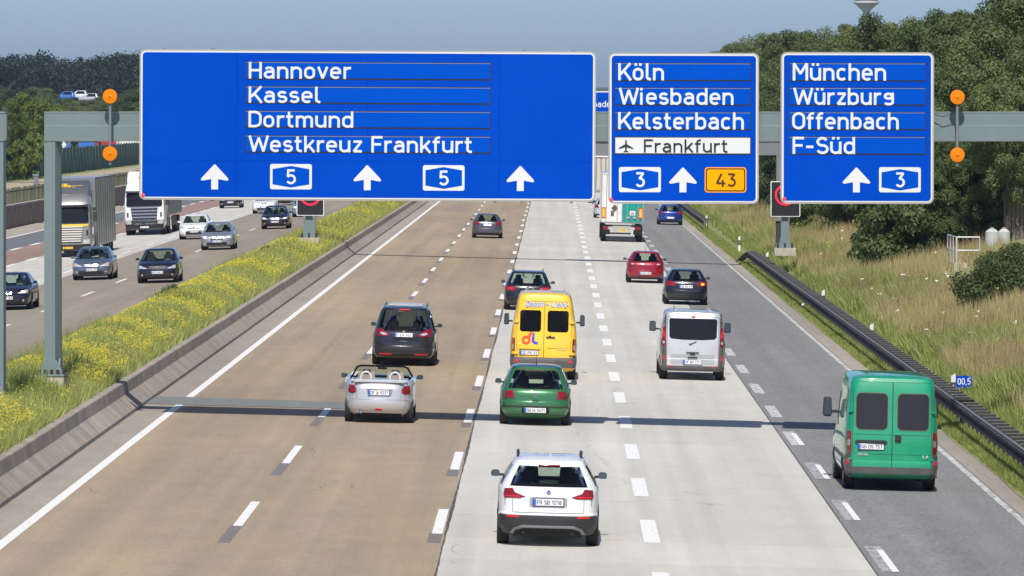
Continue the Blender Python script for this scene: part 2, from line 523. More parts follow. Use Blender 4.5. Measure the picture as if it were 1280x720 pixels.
# ------------------------------------------------------------------ the materials of the place
M_BROWN = road_mat('brown_asphalt', (0.352, 0.272, 0.175), (0.295, 0.232, 0.172), streak=0.10, grain=0.16, patchy=0.09)
M_SHOULDER = road_mat('shoulder_asphalt', (0.30, 0.265, 0.225), (0.33, 0.29, 0.24), streak=0.08, grain=0.2, patchy=0.12)
M_CONC = road_mat('concrete_lane', (0.50, 0.48, 0.43), (0.53, 0.51, 0.455), streak=0.085, grain=0.07, patchy=0.06, slab=5.0)
M_DARK = road_mat('grey_asphalt', (0.195, 0.192, 0.188), (0.215, 0.211, 0.205), streak=0.10, grain=0.42, patchy=0.09, cracks=False)
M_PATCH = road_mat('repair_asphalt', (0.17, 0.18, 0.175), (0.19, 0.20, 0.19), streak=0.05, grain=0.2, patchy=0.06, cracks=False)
M_LBROWN = road_mat('far_brown_asphalt', (0.29, 0.243, 0.19), (0.255, 0.215, 0.17), streak=0.08, grain=0.14, patchy=0.08)
M_LRED = road_mat('reddish_asphalt', (0.30, 0.20, 0.165), (0.27, 0.18, 0.15), streak=0.08, grain=0.15, patchy=0.08, cracks=False)
M_LDARK = road_mat('dark_asphalt', (0.13, 0.14, 0.155), (0.15, 0.155, 0.17), streak=0.06, grain=0.2, patchy=0.08, cracks=False)
M_LSHOULD = road_mat('pale_shoulder', (0.34, 0.30, 0.25), (0.38, 0.34, 0.28), streak=0.05, grain=0.2, patchy=0.12, cracks=False)
M_JOINT = mat('bitumen_joint', (0.09, 0.08, 0.075), rough=0.8, noise=0.5, nscale=3)
M_LINE = line_mat('road_paint', (0.78, 0.77, 0.73), 0.33)
M_LINEW = line_mat('worn_road_paint', (0.62, 0.61, 0.59), 0.47)
M_GHOST = line_mat('ghost_road_paint', (0.44, 0.435, 0.42), 0.47, (0.215, 0.21, 0.205))
M_RESID = line_mat('removed_paint_scar', (0.19, 0.165, 0.145), 0.30)
M_WALL = mat('barrier_concrete', (0.37, 0.335, 0.29), rough=0.9, noise=0.22, nscale=1.2, bump=0.2)
def wall_mat():
    m, nt, p = new_mat('stained_concrete')
    N, L = nt.nodes, nt.links
    g = N.new("ShaderNodeNewGeometry")
    def nz(scale, vec, det=5):
        mp = N.new("ShaderNodeMapping"); mp.inputs["Scale"].default_value = vec
        n = N.new("ShaderNodeTexNoise"); n.inputs["Scale"].default_value = scale; n.inputs["Detail"].default_value = det
        L.new(g.outputs["Position"], mp.inputs[0]); L.new(mp.outputs[0], n.inputs["Vector"]); return n.outputs["Fac"]
    def rm(v, a, b, c, d):
        r = N.new("ShaderNodeMapRange"); r.inputs[1].default_value = a; r.inputs[2].default_value = b; r.inputs[3].default_value = c; r.inputs[4].default_value = d
        L.new(v, r.inputs[0]); return r.outputs[0]
    def mul(a, b):
        n = N.new("ShaderNodeMath"); n.operation = 'MULTIPLY'; L.new(a, n.inputs[0]); L.new(b, n.inputs[1]); return n.outputs[0]
    v = mul(rm(nz(1.0, (1, 1.6, .12)), .3, .7, .72, 1.15), mul(rm(nz(.5, (1, .1, 1)), .3, .7, .85, 1.12), rm(nz(9, (1, 1, 1), 3), .3, .7, .92, 1.08)))
    vm = N.new("ShaderNodeVectorMath"); vm.operation = 'SCALE'; vm.inputs[0].default_value = (0.345, 0.295, 0.24)
    L.new(v, vm.inputs["Scale"]); L.new(vm.outputs[0], p.inputs["Base Color"]); p.inputs["Roughness"].default_value = 0.9
    return m
M_WALL = wall_mat()
M_STEEL = mat('galvanised_paint_grey_green', (0.165, 0.215, 0.22), rough=0.5, noise=0.05, nscale=2, spec=0.3)
M_STEEL2 = mat('galvanised_dark', (0.22, 0.23, 0.24), rough=0.45, metal=0.3, noise=0.12, nscale=3)
M_RAIL = mat('rail_steel', (0.065, 0.064, 0.068), rough=0.85, metal=0.0, spec=0.15, noise=0.2, nscale=2)
M_BRACK = mat('bracket_steel', (0.035, 0.033, 0.034), rough=0.8, metal=0.0, noise=0.2, nscale=3)
M_ALU = mat('aluminium_edge', (0.40, 0.38, 0.34), rough=0.4, metal=0.2)
M_SWHITE = mat('sign_white', (0.66, 0.68, 0.67), rough=0.45, spec=0.3)
M_BLUE = mat('sign_blue', (0.0, 0.056, 0.45), rough=0.7, spec=0.02, noise=0.07, nscale=0.5)
M_BLUE2 = mat('sign_blue_strip', (0.0, 0.070, 0.48), rough=0.7, spec=0.02, noise=0.04, nscale=0.9)
M_BLACKP = mat('sign_black', (0.012, 0.013, 0.015), rough=0.5)
M_ORANGEP = mat('sign_orange', (0.95, 0.37, 0.0), rough=0.6, spec=0.05)
M_STICK = mat('red_sticker', (0.75, 0.06, 0.06), rough=0.5)
M_GLASS = glass_mat('window_glass', (0.74, 0.84, 0.76))
M_GLASSD = glass_mat('tinted_glass', (0.20, 0.23, 0.22))
M_PANE = mat('dark_pane', (0.006, 0.006, 0.007), rough=0.06, spec=0.5)
M_PRIV = mat('privacy_pane', (0.022, 0.018, 0.019), rough=0.2, spec=0.5)
M_TYRE = mat('tyre_rubber', (0.018, 0.017, 0.017), rough=0.85, noise=0.3, nscale=5)
M_RIM = mat('rim_alloy', (0.42, 0.43, 0.44), rough=0.3, metal=0.8)
M_PLAST = mat('black_plastic', (0.025, 0.024, 0.025), rough=0.5, noise=0.2, nscale=3)
M_GPLAST = mat('grey_plastic', (0.085, 0.08, 0.08), rough=0.6, noise=0.2, nscale=3)
M_UNDER = mat('underbody', (0.008, 0.008, 0.008), rough=0.9)
M_CHROME = mat('chrome', (0.55, 0.56, 0.58), rough=0.25, metal=1.0)
M_RED = mat('red_lens', (0.22, 0.006, 0.014), rough=0.12, coat=0.6)
M_REDB = mat('red_reflector', (0.62, 0.02, 0.02), rough=0.25, coat=0.4)
M_CLEAR = mat('clear_lens', (0.72, 0.72, 0.72), rough=0.1, metal=0.5, coat=0.6)
M_ORLENS = mat('orange_lens', (0.75, 0.22, 0.02), rough=0.15, coat=0.5)
M_BRAKE = mat('lit_lamp', (0.8, 0.2, 0.02), rough=0.2, emit=(1, 0.35, 0.02), emit_s=1.6)
M_HEADON = mat('lit_headlamp', (0.9, 0.85, 0.75), rough=0.1, emit=(1, 0.86, 0.62), emit_s=1.1)
M_PLATE = mat('plate_white', (0.74, 0.75, 0.76), rough=0.45)
M_PLATEY = mat('plate_yellow', (0.85, 0.50, 0.02), rough=0.45)
M_EU = mat('plate_blue', (0.01, 0.12, 0.65), rough=0.45)
M_PTXT = mat('plate_black', (0.10, 0.10, 0.11), rough=0.6)
M_SEAT = mat('seat_cloth', (0.025, 0.025, 0.027), rough=0.9)
M_BEIGE = mat('beige_leather', (0.35, 0.29, 0.22), rough=0.7)
M_BARK = mat('bark', (0.055, 0.045, 0.035), rough=0.95, noise=0.4, nscale=4, bump=0.5)
M_LEAFA = leaf_mat('leaves_dark_green', (0.044, 0.074, 0.022), (0.145, 0.192, 0.064))
M_LEAFB = leaf_mat('leaves_olive_green', (0.064, 0.096, 0.028), (0.200, 0.235, 0.082))
M_LEAFC = leaf_mat('leaves_shrub', (0.030, 0.052, 0.015), (0.11, 0.15, 0.045), nscale=1.2)
M_LEAFD = leaf_mat('leaves_bright_green', (0.045, 0.080, 0.010), (0.165, 0.225, 0.040))
M_LEAFF = leaf_mat('leaves_far_wood', (0.014, 0.026, 0.014), (0.035, 0.052, 0.024), nscale=0.02, trans=0.1)
M_GRASSG = leaf_mat('grass_green', (0.20, 0.245, 0.055), (0.40, 0.44, 0.14), nscale=0.35)
M_GRASSS = leaf_mat('grass_straw', (0.36, 0.32, 0.13), (0.58, 0.48, 0.25), nscale=0.35)
M_GRASSR = leaf_mat('grass_rust', (0.34, 0.24, 0.12), (0.44, 0.31, 0.18), nscale=0.5)
M_FLOWER = leaf_mat('yellow_petals', (0.50, 0.43, 0.03), (0.72, 0.62, 0.05), trans=0.15)
M_UMBEL = mat('white_petals', (0.75, 0.74, 0.66), rough=0.8)
M_SOILM = mat('weedy_soil', (0.26, 0.28, 0.07), col2=(0.17, 0.21, 0.05), rough=1, nscale=1.4)
M_SOILE = mat('grassy_bank', (0.27, 0.25, 0.11), col2=(0.15, 0.19, 0.06), rough=1, nscale=0.7)
M_VERGE = mat('mown_verge', (0.26, 0.27, 0.10), col2=(0.17, 0.20, 0.06), rough=1, nscale=1.5)
M_GROUND = mat('open_ground', (0.17, 0.20, 0.07), col2=(0.11, 0.14, 0.05), rough=1, nscale=0.02)
M_SAND = mat('sandy_path', (0.42, 0.35, 0.25), col2=(0.34, 0.29, 0.19), rough=1, nscale=0.3)
# ------------------------------------------------------------------ ground, carriageways
def sheet(name, prof, y0, y1, m, ny=1, wob=0.0, parent=None):
    """prof: list of (x, z); extruded along Y"""
    vs, fs = [], []
    n = len(prof)
    for j in range(ny + 1):
        y = y0 + (y1 - y0) * j / ny
        for i, (x, z) in enumerate(prof):
            dz = 0 if wob == 0 else wob * (math.sin(y * 0.061 + i * 1.7) + math.sin(y * 0.23 + i * 2.9) * .5)
            dx = 0 if wob == 0 else wob * .6 * math.sin(y * 0.37 + i * 5)
            if i in (0, n - 1): dz *= .25
            vs.append((x + dx, y, z + dz))
    for j in range(ny):
        for i in range(n - 1):
            a = j * n + i
            fs.append((a, a + 1, a + n + 1, a + n))
    me = bpy.data.meshes.new(name); me.from_pydata(vs, [], fs); me.materials.append(m)
    if wob: me.shade_smooth()
    o = link_mesh(name, me, parent)
    if parent is None: o["kind"] = "structure"
    return o

sheet('ground', [(-6000, -2.2), (6000, -2.2)], -300, 9000, M_GROUND)
Y0, Y1 = 40, 1500
rs = lambda a, b, dz=0: [(a, zr(a) + dz), (b, zr(b) + dz)]
ls = lambda a, b, dz=0: [(a, zl(a) + dz), (b, zl(b) + dz)]
sheet('hard_shoulder', rs(-10.9, -9.30), Y0, Y1, M_SHOULDER)
near_brown = sheet('brown_carriageway', rs(-9.30, -1.93), Y0, Y1, M_BROWN)
vs = []
for j in range(1200):
    y = Y0 + j * .45 * (1 + j / 2400)
    e = random.uniform(-.004, .004) + .006 * math.sin(y * .17) + .003 * math.sin(y * 2.3)
    w_ = .018 + .010 * math.sin(y * .31) + random.uniform(0, .008)
    vs += [(-1.925 + e - w_, y, zr(-1.93) + .005), (-1.925 + e + w_, y, zr(-1.93) + .005)]
me = bpy.data.meshes.new('carriageway_joint'); me.from_pydata(vs, [], [(2 * j, 2 * j + 1, 2 * j + 3, 2 * j + 2) for j in range(1199)]); me.materials.append(M_JOINT)
joint = link_mesh('carriageway_joint', me); joint["kind"] = "structure"
near_conc = sheet('concrete_carriageway', rs(-1.93, 5.42), Y0, Y1, M_CONC)
sheet('carriageway_joint', rs(5.405, 5.435, .004), Y0, Y1, M_JOINT)
near_dark = sheet('grey_carriageway', rs(5.42, 9.12), Y0, Y1, M_DARK)
sheet('hard_shoulder', rs(9.12, 9.60), Y0, Y1, M_SHOULDER)
sheet('carriageway', ls(-22.4, -14.9), Y0, Y1, M_LBROWN)
sheet('carriageway', ls(-27.3, -22.4), Y0, Y1, M_CONC)
sheet('carriageway', ls(-30.6, -27.3), Y0, Y1, M_LRED)
sheet('carriageway', ls(-34.1, -30.6), Y0, Y1, M_LDARK)
sheet('hard_shoulder', ls(-37.0, -34.1), Y0, Y1, M_LSHOULD)

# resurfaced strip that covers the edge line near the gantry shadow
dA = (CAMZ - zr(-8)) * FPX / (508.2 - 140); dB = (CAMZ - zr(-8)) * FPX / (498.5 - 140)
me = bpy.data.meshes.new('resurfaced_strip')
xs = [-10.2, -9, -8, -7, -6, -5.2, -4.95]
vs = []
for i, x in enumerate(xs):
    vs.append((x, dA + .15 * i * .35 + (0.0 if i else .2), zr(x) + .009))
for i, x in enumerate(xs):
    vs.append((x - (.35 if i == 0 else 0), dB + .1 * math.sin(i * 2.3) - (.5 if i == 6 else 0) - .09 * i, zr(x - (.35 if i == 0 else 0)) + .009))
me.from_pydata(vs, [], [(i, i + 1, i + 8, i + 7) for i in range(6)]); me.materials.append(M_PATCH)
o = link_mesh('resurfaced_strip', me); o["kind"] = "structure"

# gutter slot at the wall foot
sheet('gutter', [(-10.33, zr(-10.33) + .006), (-10.22, zr(-10.22) + .006)], Y0, Y1, M_JOINT)

# median, right bank, left verge
MEDP = [(-15.15, .20), (-14.9, .27), (-14.2, .55), (-13.4, .92), (-12.4, 1.13), (-11.6, 1.05), (-11.1, .90), (-10.72, .84)]
sheet('median_ground', MEDP, Y0, 1400, M_SOILM, ny=500, wob=.035)
BANKP = [(9.55, -.262), (9.9, -.25), (10.4, -.15), (11.0, .10), (11.8, .38), (13, .74), (14.5, 1.12), (16, 1.5), (18, 2.0), (22, 3.0), (30, 5.0), (45, 8.0), (80, 11.0), (160, 12)]
sheet('grassy_bank', BANKP, Y0, 1400, M_SOILE, ny=400, wob=.06)
sheet('verge', [(-53.0, -.25), (-46, -.2), (-40, -.1), (-37.2, -.34)], Y0, 1600, M_VERGE, ny=60, wob=.05)
sheet('sandy_path', [(-59.5, -.15), (-53.0, -.20)], Y0, 1600, M_SAND, ny=60, wob=.03)
sheet('verge', [(-400, .2), (-120, .3), (-62, .0), (-59.5, -.15)], Y0, 1800, M_VERGE, ny=60, wob=.05)

def prof_z(prof, x):
    for (a, za), (b, zb) in zip(prof, prof[1:]):
        if a <= x <= b: return za + (zb - za) * (x - a) / (b - a)
    return prof[-1][1]

# ------------------------------------------------------------------ painted lines
def mark_mesh(w, l, zf, x):
    me = bpy.data.meshes.new('lane_marking')
    s = K
    me.from_pydata([(-w / 2, 0, 0), (w / 2, 0, 0), (w / 2, l, 0), (-w / 2, l, 0)], [], [(0, 1, 2, 3)])
    return me
def row(xc, w, l, period, dcen, d0, d1, m, zf, roll, lift=.005, name='lane_marking', resid=None):
    me = mark_mesh(w, l, zf, xc); me.materials.append(m); me.name = name
    k0 = math.floor((d0 - dcen) / period)
    d = dcen + k0 * period
    rme = None
    if resid:
        rme = mark_mesh(resid[0], resid[1], zf, xc); rme.materials.append(M_RESID); rme.name = 'erased_marking'
    while d < d1:
        wob = random.uniform(-.015, .015)
        o = link_mesh(name, me, None, (xc + wob, d - l / 2, zf(xc) + lift), (0, roll, 0)); o["kind"] = "structure"
        if rme and d < 420:
            o = link_mesh('erased_marking', rme, None, (xc + wob - .02, d - l / 2 - resid[1] + .3, zf(xc) + lift - .002), (0, roll, 0)); o["kind"] = "structure"
        d += period
def dist_r(xc, py): return (CAMZ - zr(xc)) * FPX / (py - 140)
def edge_line(xc, w, zf, y0, y1, m):
    return sheet('edge_line', [(xc - w / 2, zf(xc - w / 2) + .005), (xc + w / 2, zf(xc + w / 2) + .005)], y0, y1, m)
edge_line(-9.38, .20, zr, dB + .1, Y1, M_LINE)
edge_line(-9.38, .20, zr, Y0, dA + .2, M_LINE)
edge_line(8.98, .14, zr, Y0, Y1, M_LINEW)
row(-5.68, .17, 6.3, 18, dist_r(-5.68, 642), 75, 700, M_LINE, zr, K, resid=(.22, 4.2))
row(-2.08, .19, 6.2, 18, dist_r(-2.08, 651.5), 75, 700, M_LINE, zr, K, resid=(.24, 2.4))
row(1.76, .29, 5.6, 12, dist_r(1.76, 664), 75, 620, M_LINE, zr, K)
row(5.68, .30, 5.6, 12, dist_r(5.68, 637.5), 75, 134, M_GHOST, zr, K)
row(5.68, .28, 5.6, 12, dist_r(5.68, 637.5), 134, 620, M_LINEW, zr, K)
row(5.78, .12, 4.8, 12, dist_r(5.68, 637.5) - .4, 75, 134, M_LINE, zr, K, lift=.010)
# slim short mark right of the silver van
row(-19.1, .15, 6, 18, (CAMZ - zl(-19.1)) * FPX / (351 - 140), 120, 900, M_LINE, zl, -K)
row(-23.0, .15, 6, 18, (CAMZ - zl(-23)) * FPX / (339.5 - 140), 120, 900, M_LINE, zl, -K)
row(-27.2, .30, 6, 12, (CAMZ - zl(-27.2)) * FPX / (324 - 140), 120, 900, M_LINE, zl, -K)
row(-30.5, .30, 6, 12, (CAMZ - zl(-30.5)) * FPX / (305 - 140), 120, 900, M_LINE, zl, -K)
edge_line(-34.0, .22, zl, Y0, Y1, M_LINE)
edge_line(-15.35, .15, zl, Y0, Y1, M_LINE)

# ------------------------------------------------------------------ concrete barrier, panel by panel
bar = empty('concrete_barrier', (-10.5, 90, zr(-10.5)), 'long grey concrete safety barrier holding the flowery median beside the brown lanes', 'concrete barrier')
zf0 = zr(-10.23)
prof = [(-10.23, zf0 - .1), (-10.245, zf0 + .07), (-10.56, zf0 + .36), (-10.60, .905), (-10.615, .925), (-10.79, .935), (-10.80, .3)]
mb = MB()
mb.prism([(x + 10.5, z - zr(-10.5)) for x, z in prof], 'y', 0.006, 9.994)
pm = mb.mesh('barrier_panel', M_WALL)
for k in range(56):
    link_mesh('barrier_panel', pm, bar, (0, k * 10 - 20, random.uniform(-.006, .006)))

# far-side wall with the picket fence behind it
lw = empty('roadside_wall', (-37.2, 150, -.35), 'low brown concrete wall along the far left edge of the motorway', 'wall')
mb = MB().box((0, 3.98, .75), (.22, 7.94, 1.5)); wm = mb.mesh('wall_panel', mat('brown_wall', (0.20, 0.165, 0.135), rough=.9, noise=.25, nscale=1, bump=.1))
mb = MB().box((0, 3.98, 1.56), (.34, 7.97, .11)); cm = mb.mesh('coping', mat('wall_cap', (0.40, 0.36, 0.31), rough=.9, noise=.15, nscale=1))
for k in range(95):
    link_mesh('wall_panel', wm, lw, (0, k * 8, 0))
    link_mesh('coping', cm, lw, (0, k * 8, 0))
pf = empty('picket_fence', (-38.3, 330, -.2), 'brown picket fence in the grass directly behind the low roadside wall', 'fence')
pk = MB().box((0, 0, 1.22), (.09, .07, 2.44)).mesh('picket', mat('fence_wood', (0.10, 0.10, 0.065), rough=.9, noise=.3, nscale=3))
rl = MB().box((.05, 2.1, 0), (.05, 4.18, .07)).mesh('rail', MATS['fence_wood'])
for k in range(280): link_mesh('picket', pk, pf, (random.uniform(-.02, .02), k * 1.05, random.uniform(-.08, .04)))
for k in range(70):
    for z in (1.3, 2.2): link_mesh('rail', rl, pf, (0, k * 4.2, z))
# tall green fence
gf = empty('green_screen_fence', (-60.8, 500, -.1), 'tall dark green screen fence beyond the sandy path on the left', 'fence')
gm = MB().box((0, 2.45, 1.62), (.05, 4.8, 3.15)).mesh('screen_panel', mat('green_netting', (0.030, 0.095, 0.080), rough=.8, noise=.35, nscale=.6, stretch=(1, 1, .2)))
gp = MB().box((.06, 0, 1.7), (.14, .14, 3.4)).mesh('post', mat('fence_post', (0.05, 0.085, 0.075), rough=.7))
for k in range(110):
    link_mesh('screen_panel', gm, gf, (random.uniform(-.02, .02), k * 5, random.uniform(-.05, .05)))
    link_mesh('post', gp, gf, (0, k * 5, 0))
# utility post near the picket fence
d = 420
u = empty('utility_cabinet', (PX(45, d), d, -.2), 'slim grey utility cabinet with a wider lid behind the picket fence', 'cabinet')
MB().box((0, 0, 1.5), (.34, .34, 3.0)).build('housing', M_STEEL2, u)
MB().box((0, 0, 3.08), (.46, .44, .16)).build('lid', M_STEEL, u)

# ------------------------------------------------------------------ guard rails on the right
def rail_profile(z):
    # W-beam, drawn in x-z, outward face towards -x
    return [(0, z - .155), (-.08, z - .12), (-.08, z - .07), (-.01, z - .015), (-.01, z + .015), (-.08, z + .07), (-.08, z + .12), (0, z + .155)]
def guard_rail(y0, y1, label, curl=True, step=1.33, dark=1):
    x0 = 9.95
    g = empty('guard_rail', (x0, y0, zr(9.6) - .02), label, 'guard rail', 'steel guard rails on the right verge')
    z = .58
    # beam pieces of about 4 m
    n = max(1, int((y1 - y0) / 4))
    p = rail_profile(z)
    vs, fs = [], []
    for yy in (0, 4.0):
        for (x, zz) in p: vs.append((x, yy, zz))
        for (x, zz) in reversed(p): vs.append((x + .008, yy, zz))
    m_ = len(p) * 2
    for i in range(m_): fs.append((i, (i + 1) % m_, m_ + (i + 1) % m_, m_ + i))
    me = bpy.data.meshes.new('rail_beam'); me.from_pydata(vs, [], fs); me.materials.append(M_RAIL)
    for k in range(n): link_mesh('rail_beam', me, g, (0, k * 4.0, 0))
    # box-shaped top section + rear rail joined by the spacers
    top = MB().box((-.01, 2.0, z + .165), (.07, 3.995, .02)).mesh('top_cap', mat('rail_top_galv', (0.17, 0.17, 0.175), rough=.5, metal=.1, noise=.2, nscale=3))
    for k in range(n): link_mesh('top_cap', top, g, (0, k * 4.0, 0))
    br = MB().box((.25, 0, z + .15), (.40, .09, .055)).mesh('spacer', M_BRACK)
    brt = MB().box((.25, -.02, z + .193), (.40, .07, .010)).mesh('spacer_edge', MATS['rail_top_galv'])
    po = MB().box((.22, 0, .16), (.06, .10, 1.0)).mesh('post', M_BRACK)
    y = .4
    while y < n * 4:
        sp = link_mesh('spacer', br, g, (0, y, 0)); link_mesh('spacer_edge', brt, sp)
        link_mesh('post', po, g, (0, y, 0))
        y += step
    if curl:
        # far end turned down to the ground and bent away from the road
        vs, fs = [], []; N = 10
        for j in range(N + 1):
            t = j / N
            yy = n * 4 + 7 * t; dx = -0.40 * t * t; dz = -(.74) * (t ** 1.6)
            for (x, zz) in p: vs.append((x + dx, yy, zz + dz))
            for (x, zz) in reversed(p): vs.append((x + .03 + dx, yy, zz + dz))
        for j in range(N):
            for i in range(m_): fs.append((j * m_ + i, j * m_ + (i + 1) % m_, (j + 1) * m_ + (i + 1) % m_, (j + 1) * m_ + i))
        me = bpy.data.meshes.new('rail_end'); me.from_pydata(vs, [], fs); me.materials.append(M_RAIL)
        link_mesh('rail_end', me, g)
    return g
guard_rail(96, 288, 'dark steel guard rail with ladder-like spacers running along the near right verge')
guard_rail(372, 520, 'short far stretch of guard rail beside the blue hatchback', step=4)

# ------------------------------------------------------------------ delineator posts
def delineator(px, py_top, py_bot, d, label):
    x = PX(px, d)
    zb = prof_z(BANKP, x) - .02
    o = empty('delineator_post', (x, d, zb), label, 'delineator post', 'white delineator posts behind the guard rail')
    h = PZ(py_top, d) - zb
    poly = [(-.06, -.05), (.06, -.05), (.05, .05), (-.05, .05)]
    mb = MB(); mb.prism(poly, 'z', -.1, h - .12)
    b = len(mb.v)
    mb.v += [(-.06, -.05, h - .12), (.06, -.05, h - .12), (.05, .05, h - .12), (-.05, .05, h - .12), (-.06, -.05, h - .06), (.06, -.05, h), (.05, .05, h), (-.05, .05, h - .06)]
    mb.f += [(b, b + 1, b + 5, b + 4), (b + 1, b + 2, b + 6, b + 5), (b + 2, b + 3, b + 7, b + 6), (b + 3, b, b + 4, b + 7), (b + 4, b + 5, b + 6, b + 7)]
    mb.build('post_body', M_SWHITE, o)
    MB().box((0, 0, h - .36), (.135, .115, .26)).build('black_band', M_BLACKP, o)
    MB().box((.0, -.062, h - .36), (.04, .01, .16)).build('reflector', M_ALU, o)
delineator(1191.5, 467, 496, 149.5, 'delineator post beside the small blue distance plate, nearest of the row')
delineator(1089.5, 404, 424, 187, 'delineator post against the rail just above the roof of the green van')
delineator(1029, 362, 382, 220, 'delineator post halfway along the near guard rail')
delineator(959, 315, 331, 277, 'delineator post just in front of the foot of the speed display')
delineator(924, 295, 309, 312, 'delineator post at the turned-down end of the near guard rail')
delineator(883, 269, 281, 378, 'delineator post farthest away, beside the end of the far guard rail')

# distance plate 00,5
d = 148
x = PX(1205, d); zb = prof_z(BANKP, x)
o = empty('distance_plate', (x, d, zb), 'small blue distance plate reading 00,5 on a short post', 'road sign')
zc = PZ(477, d) - zb
w_, h_ = 20 * d / FPX, 14.5 * d / FPX
MB().cyl((0, .04, -.2), (0, .04, zc + .1), .03).build('pole', M_BRACK, o)
pl = MB().prism([(a, b + zc) for a, b in rrect(w_, h_, .03)], 'y', -.012, .012).build('plate', M_BLUE, o)
text_obj('00,5', w_ * .80, h_ * .56, M_SWHITE, pl, (-w_ * .40, -.016, zc - h_ * .26))

# litter on the bank and verge
def litter(px, py, d, label, sx, sy):
    x = PX(px, d); z = PZ(py, d)
    mb = MB(); rr = random.Random(px)
    bm_pts = [(-sx, 0, -sy), (sx, .05, -sy * .8), (sx * .9, .02, sy), (-sx * .8, .06, sy * .9), (0, -.08, 0), (0, .2, 0)]
    mb.add(bm_pts, [(0, 1, 4), (1, 2, 4), (2, 3, 4), (3, 0, 4), (1, 0, 5), (2, 1, 5), (3, 2, 5), (0, 3, 5)])
    o = mb.build('litter', M_SWHITE, None, (x, d, z)); tag(o, label, 'litter')
litter(1254, 419.5, 178, 'crumpled white scrap of litter lying in the tall grass of the bank', .17, .11)
litter(1004, 381, 212, 'small white scrap of litter lying on the verge in front of the rail', .06, .05)
# ------------------------------------------------------------------ the sign gantry
DG = 133.2
S = DG / FPX               # metres per pixel at the gantry
def gx(px): return PX(px, DG)
def gz(py): return PZ(py, DG)

gan = empty('sign_gantry', (gx(63), DG, 1.33), 'grey green steel gantry beam and post that carry the three blue signs', 'gantry', 'steel gantries over the motorway')
gx0, gz0 = gx(63), 1.33
BY0, BY1 = .16, .86
def gbox(name, px0, px1, py0, py1, y0, y1, m, par, bev=0, **k):
    a, b = gx(px0) - gx0, gx(px1) - gx0; t, u = gz(py0) - gz0, gz(py1) - gz0
    return MB().box(((a + b) / 2, (y0 + y1) / 2, (t + u) / 2), (b - a, y1 - y0, t - u)).build(name, m, par, **k)
bm_ = gbox('beam', 54.5, 1560, 140.5, 175.8, BY0, BY1, M_STEEL, gan)
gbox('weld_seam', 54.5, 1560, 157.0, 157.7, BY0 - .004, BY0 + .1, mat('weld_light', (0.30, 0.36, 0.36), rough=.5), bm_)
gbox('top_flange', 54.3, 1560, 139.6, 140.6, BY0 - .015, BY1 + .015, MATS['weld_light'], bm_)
gbox('bottom_flange', 54.3, 1560, 175.9, 176.7, BY0 - .015, BY1 + .015, M_STEEL2, bm_)
# post
pw = MB()
px0, px1 = gx(54.5) - gx0, gx(73.6) - gx0
zt = gz(176.8) - gz0
pw.prism([(px0, .16), (px1 - .104, .16), (px1, .46), (px1, .80), (px0, .80)], 'z', .05, zt)
pw.build('post', M_STEEL, gan)
ft = MB()
zb = gz(466) - gz0
ft.prism([(px0 - .13, .05), (px1 + .12, .05), (px1 - .07, .40), (px0 + .02, .40)], 'y', .10, .155)
ft.prism([(.05, .05), (.95, .05), (.80, .42), (.16, .42)], 'x', px1 - .02, px1 + .02)
ft.build('foot_stiffener', M_STEEL, gan)
MB().box(((px0 + px1) / 2, .48, .03), (.62, 1.0, .05)).build('base_plate', M_STEEL, gan)
boltm = MB().cyl((0, 0, 0), (0, 0, .11), .042, .036, 8).mesh('anchor_bolt', mat('bolt_dark', (.03, .025, .025), rough=.8))
for i in range(5): link_mesh('anchor_bolt', boltm, gan, (px0 - .10 + i * .145, .02, .055))
MB().box(((px0 + px1) / 2 - .22, .5, -.13), (1.05, 1.2, .22)).build('footing', mat('footing_concrete', (.42, .38, .31), rough=.95, noise=.2, nscale=3), gan)
# right-hand post, outside the picture
MB().box((gx(1530) - gx0, .5, (zt + .6) / 2 - .3), (.4, .62, zt + .6)).build('post', M_STEEL, gan)

# second portal whose post shows at the very left edge of the picture
d2 = 123.0
g2 = empty('sign_gantry', (PX(0, d2), d2, 1.2), 'steel gantry post with its beam end cut by the left edge of the picture', 'gantry', 'steel gantries over the motorway')
def p2(px): return PX(px, d2) - PX(0, d2)
def z2(py): return PZ(py, d2) - 1.2
MB().box(((p2(-14) + p2(3.3)) / 2, .48, (z2(177) + .05) / 2), (p2(3.3) - p2(-14), .62, z2(177) - .05)).build('post', M_STEEL, g2)
MB().box(((p2(-900) + p2(5)) / 2, .5, (z2(140.8) + z2(176.5)) / 2), (p2(5) - p2(-900), .7, z2(140.8) - z2(176.5))).build('beam', M_STEEL, g2)
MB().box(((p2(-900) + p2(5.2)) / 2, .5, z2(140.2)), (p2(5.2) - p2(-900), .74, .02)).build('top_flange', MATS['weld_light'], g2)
sm = MB().box((p2(5.0) + .02, .13, 0), (.05, .04, .06)).mesh('grating_tooth', M_STEEL2)
for i in range(9): link_mesh('grating_tooth', sm, g2, (0, 0, z2(144 + i * 3.6)))
MB().box(((p2(-14) + p2(3.3)) / 2, .48, .03), (.62, .9, .05)).build('base_plate', M_STEEL, g2)
MB().box((p2(-4), .35, -.12), (1.1, 1.4, .24)).build('footing', MATS['footing_concrete'], g2)

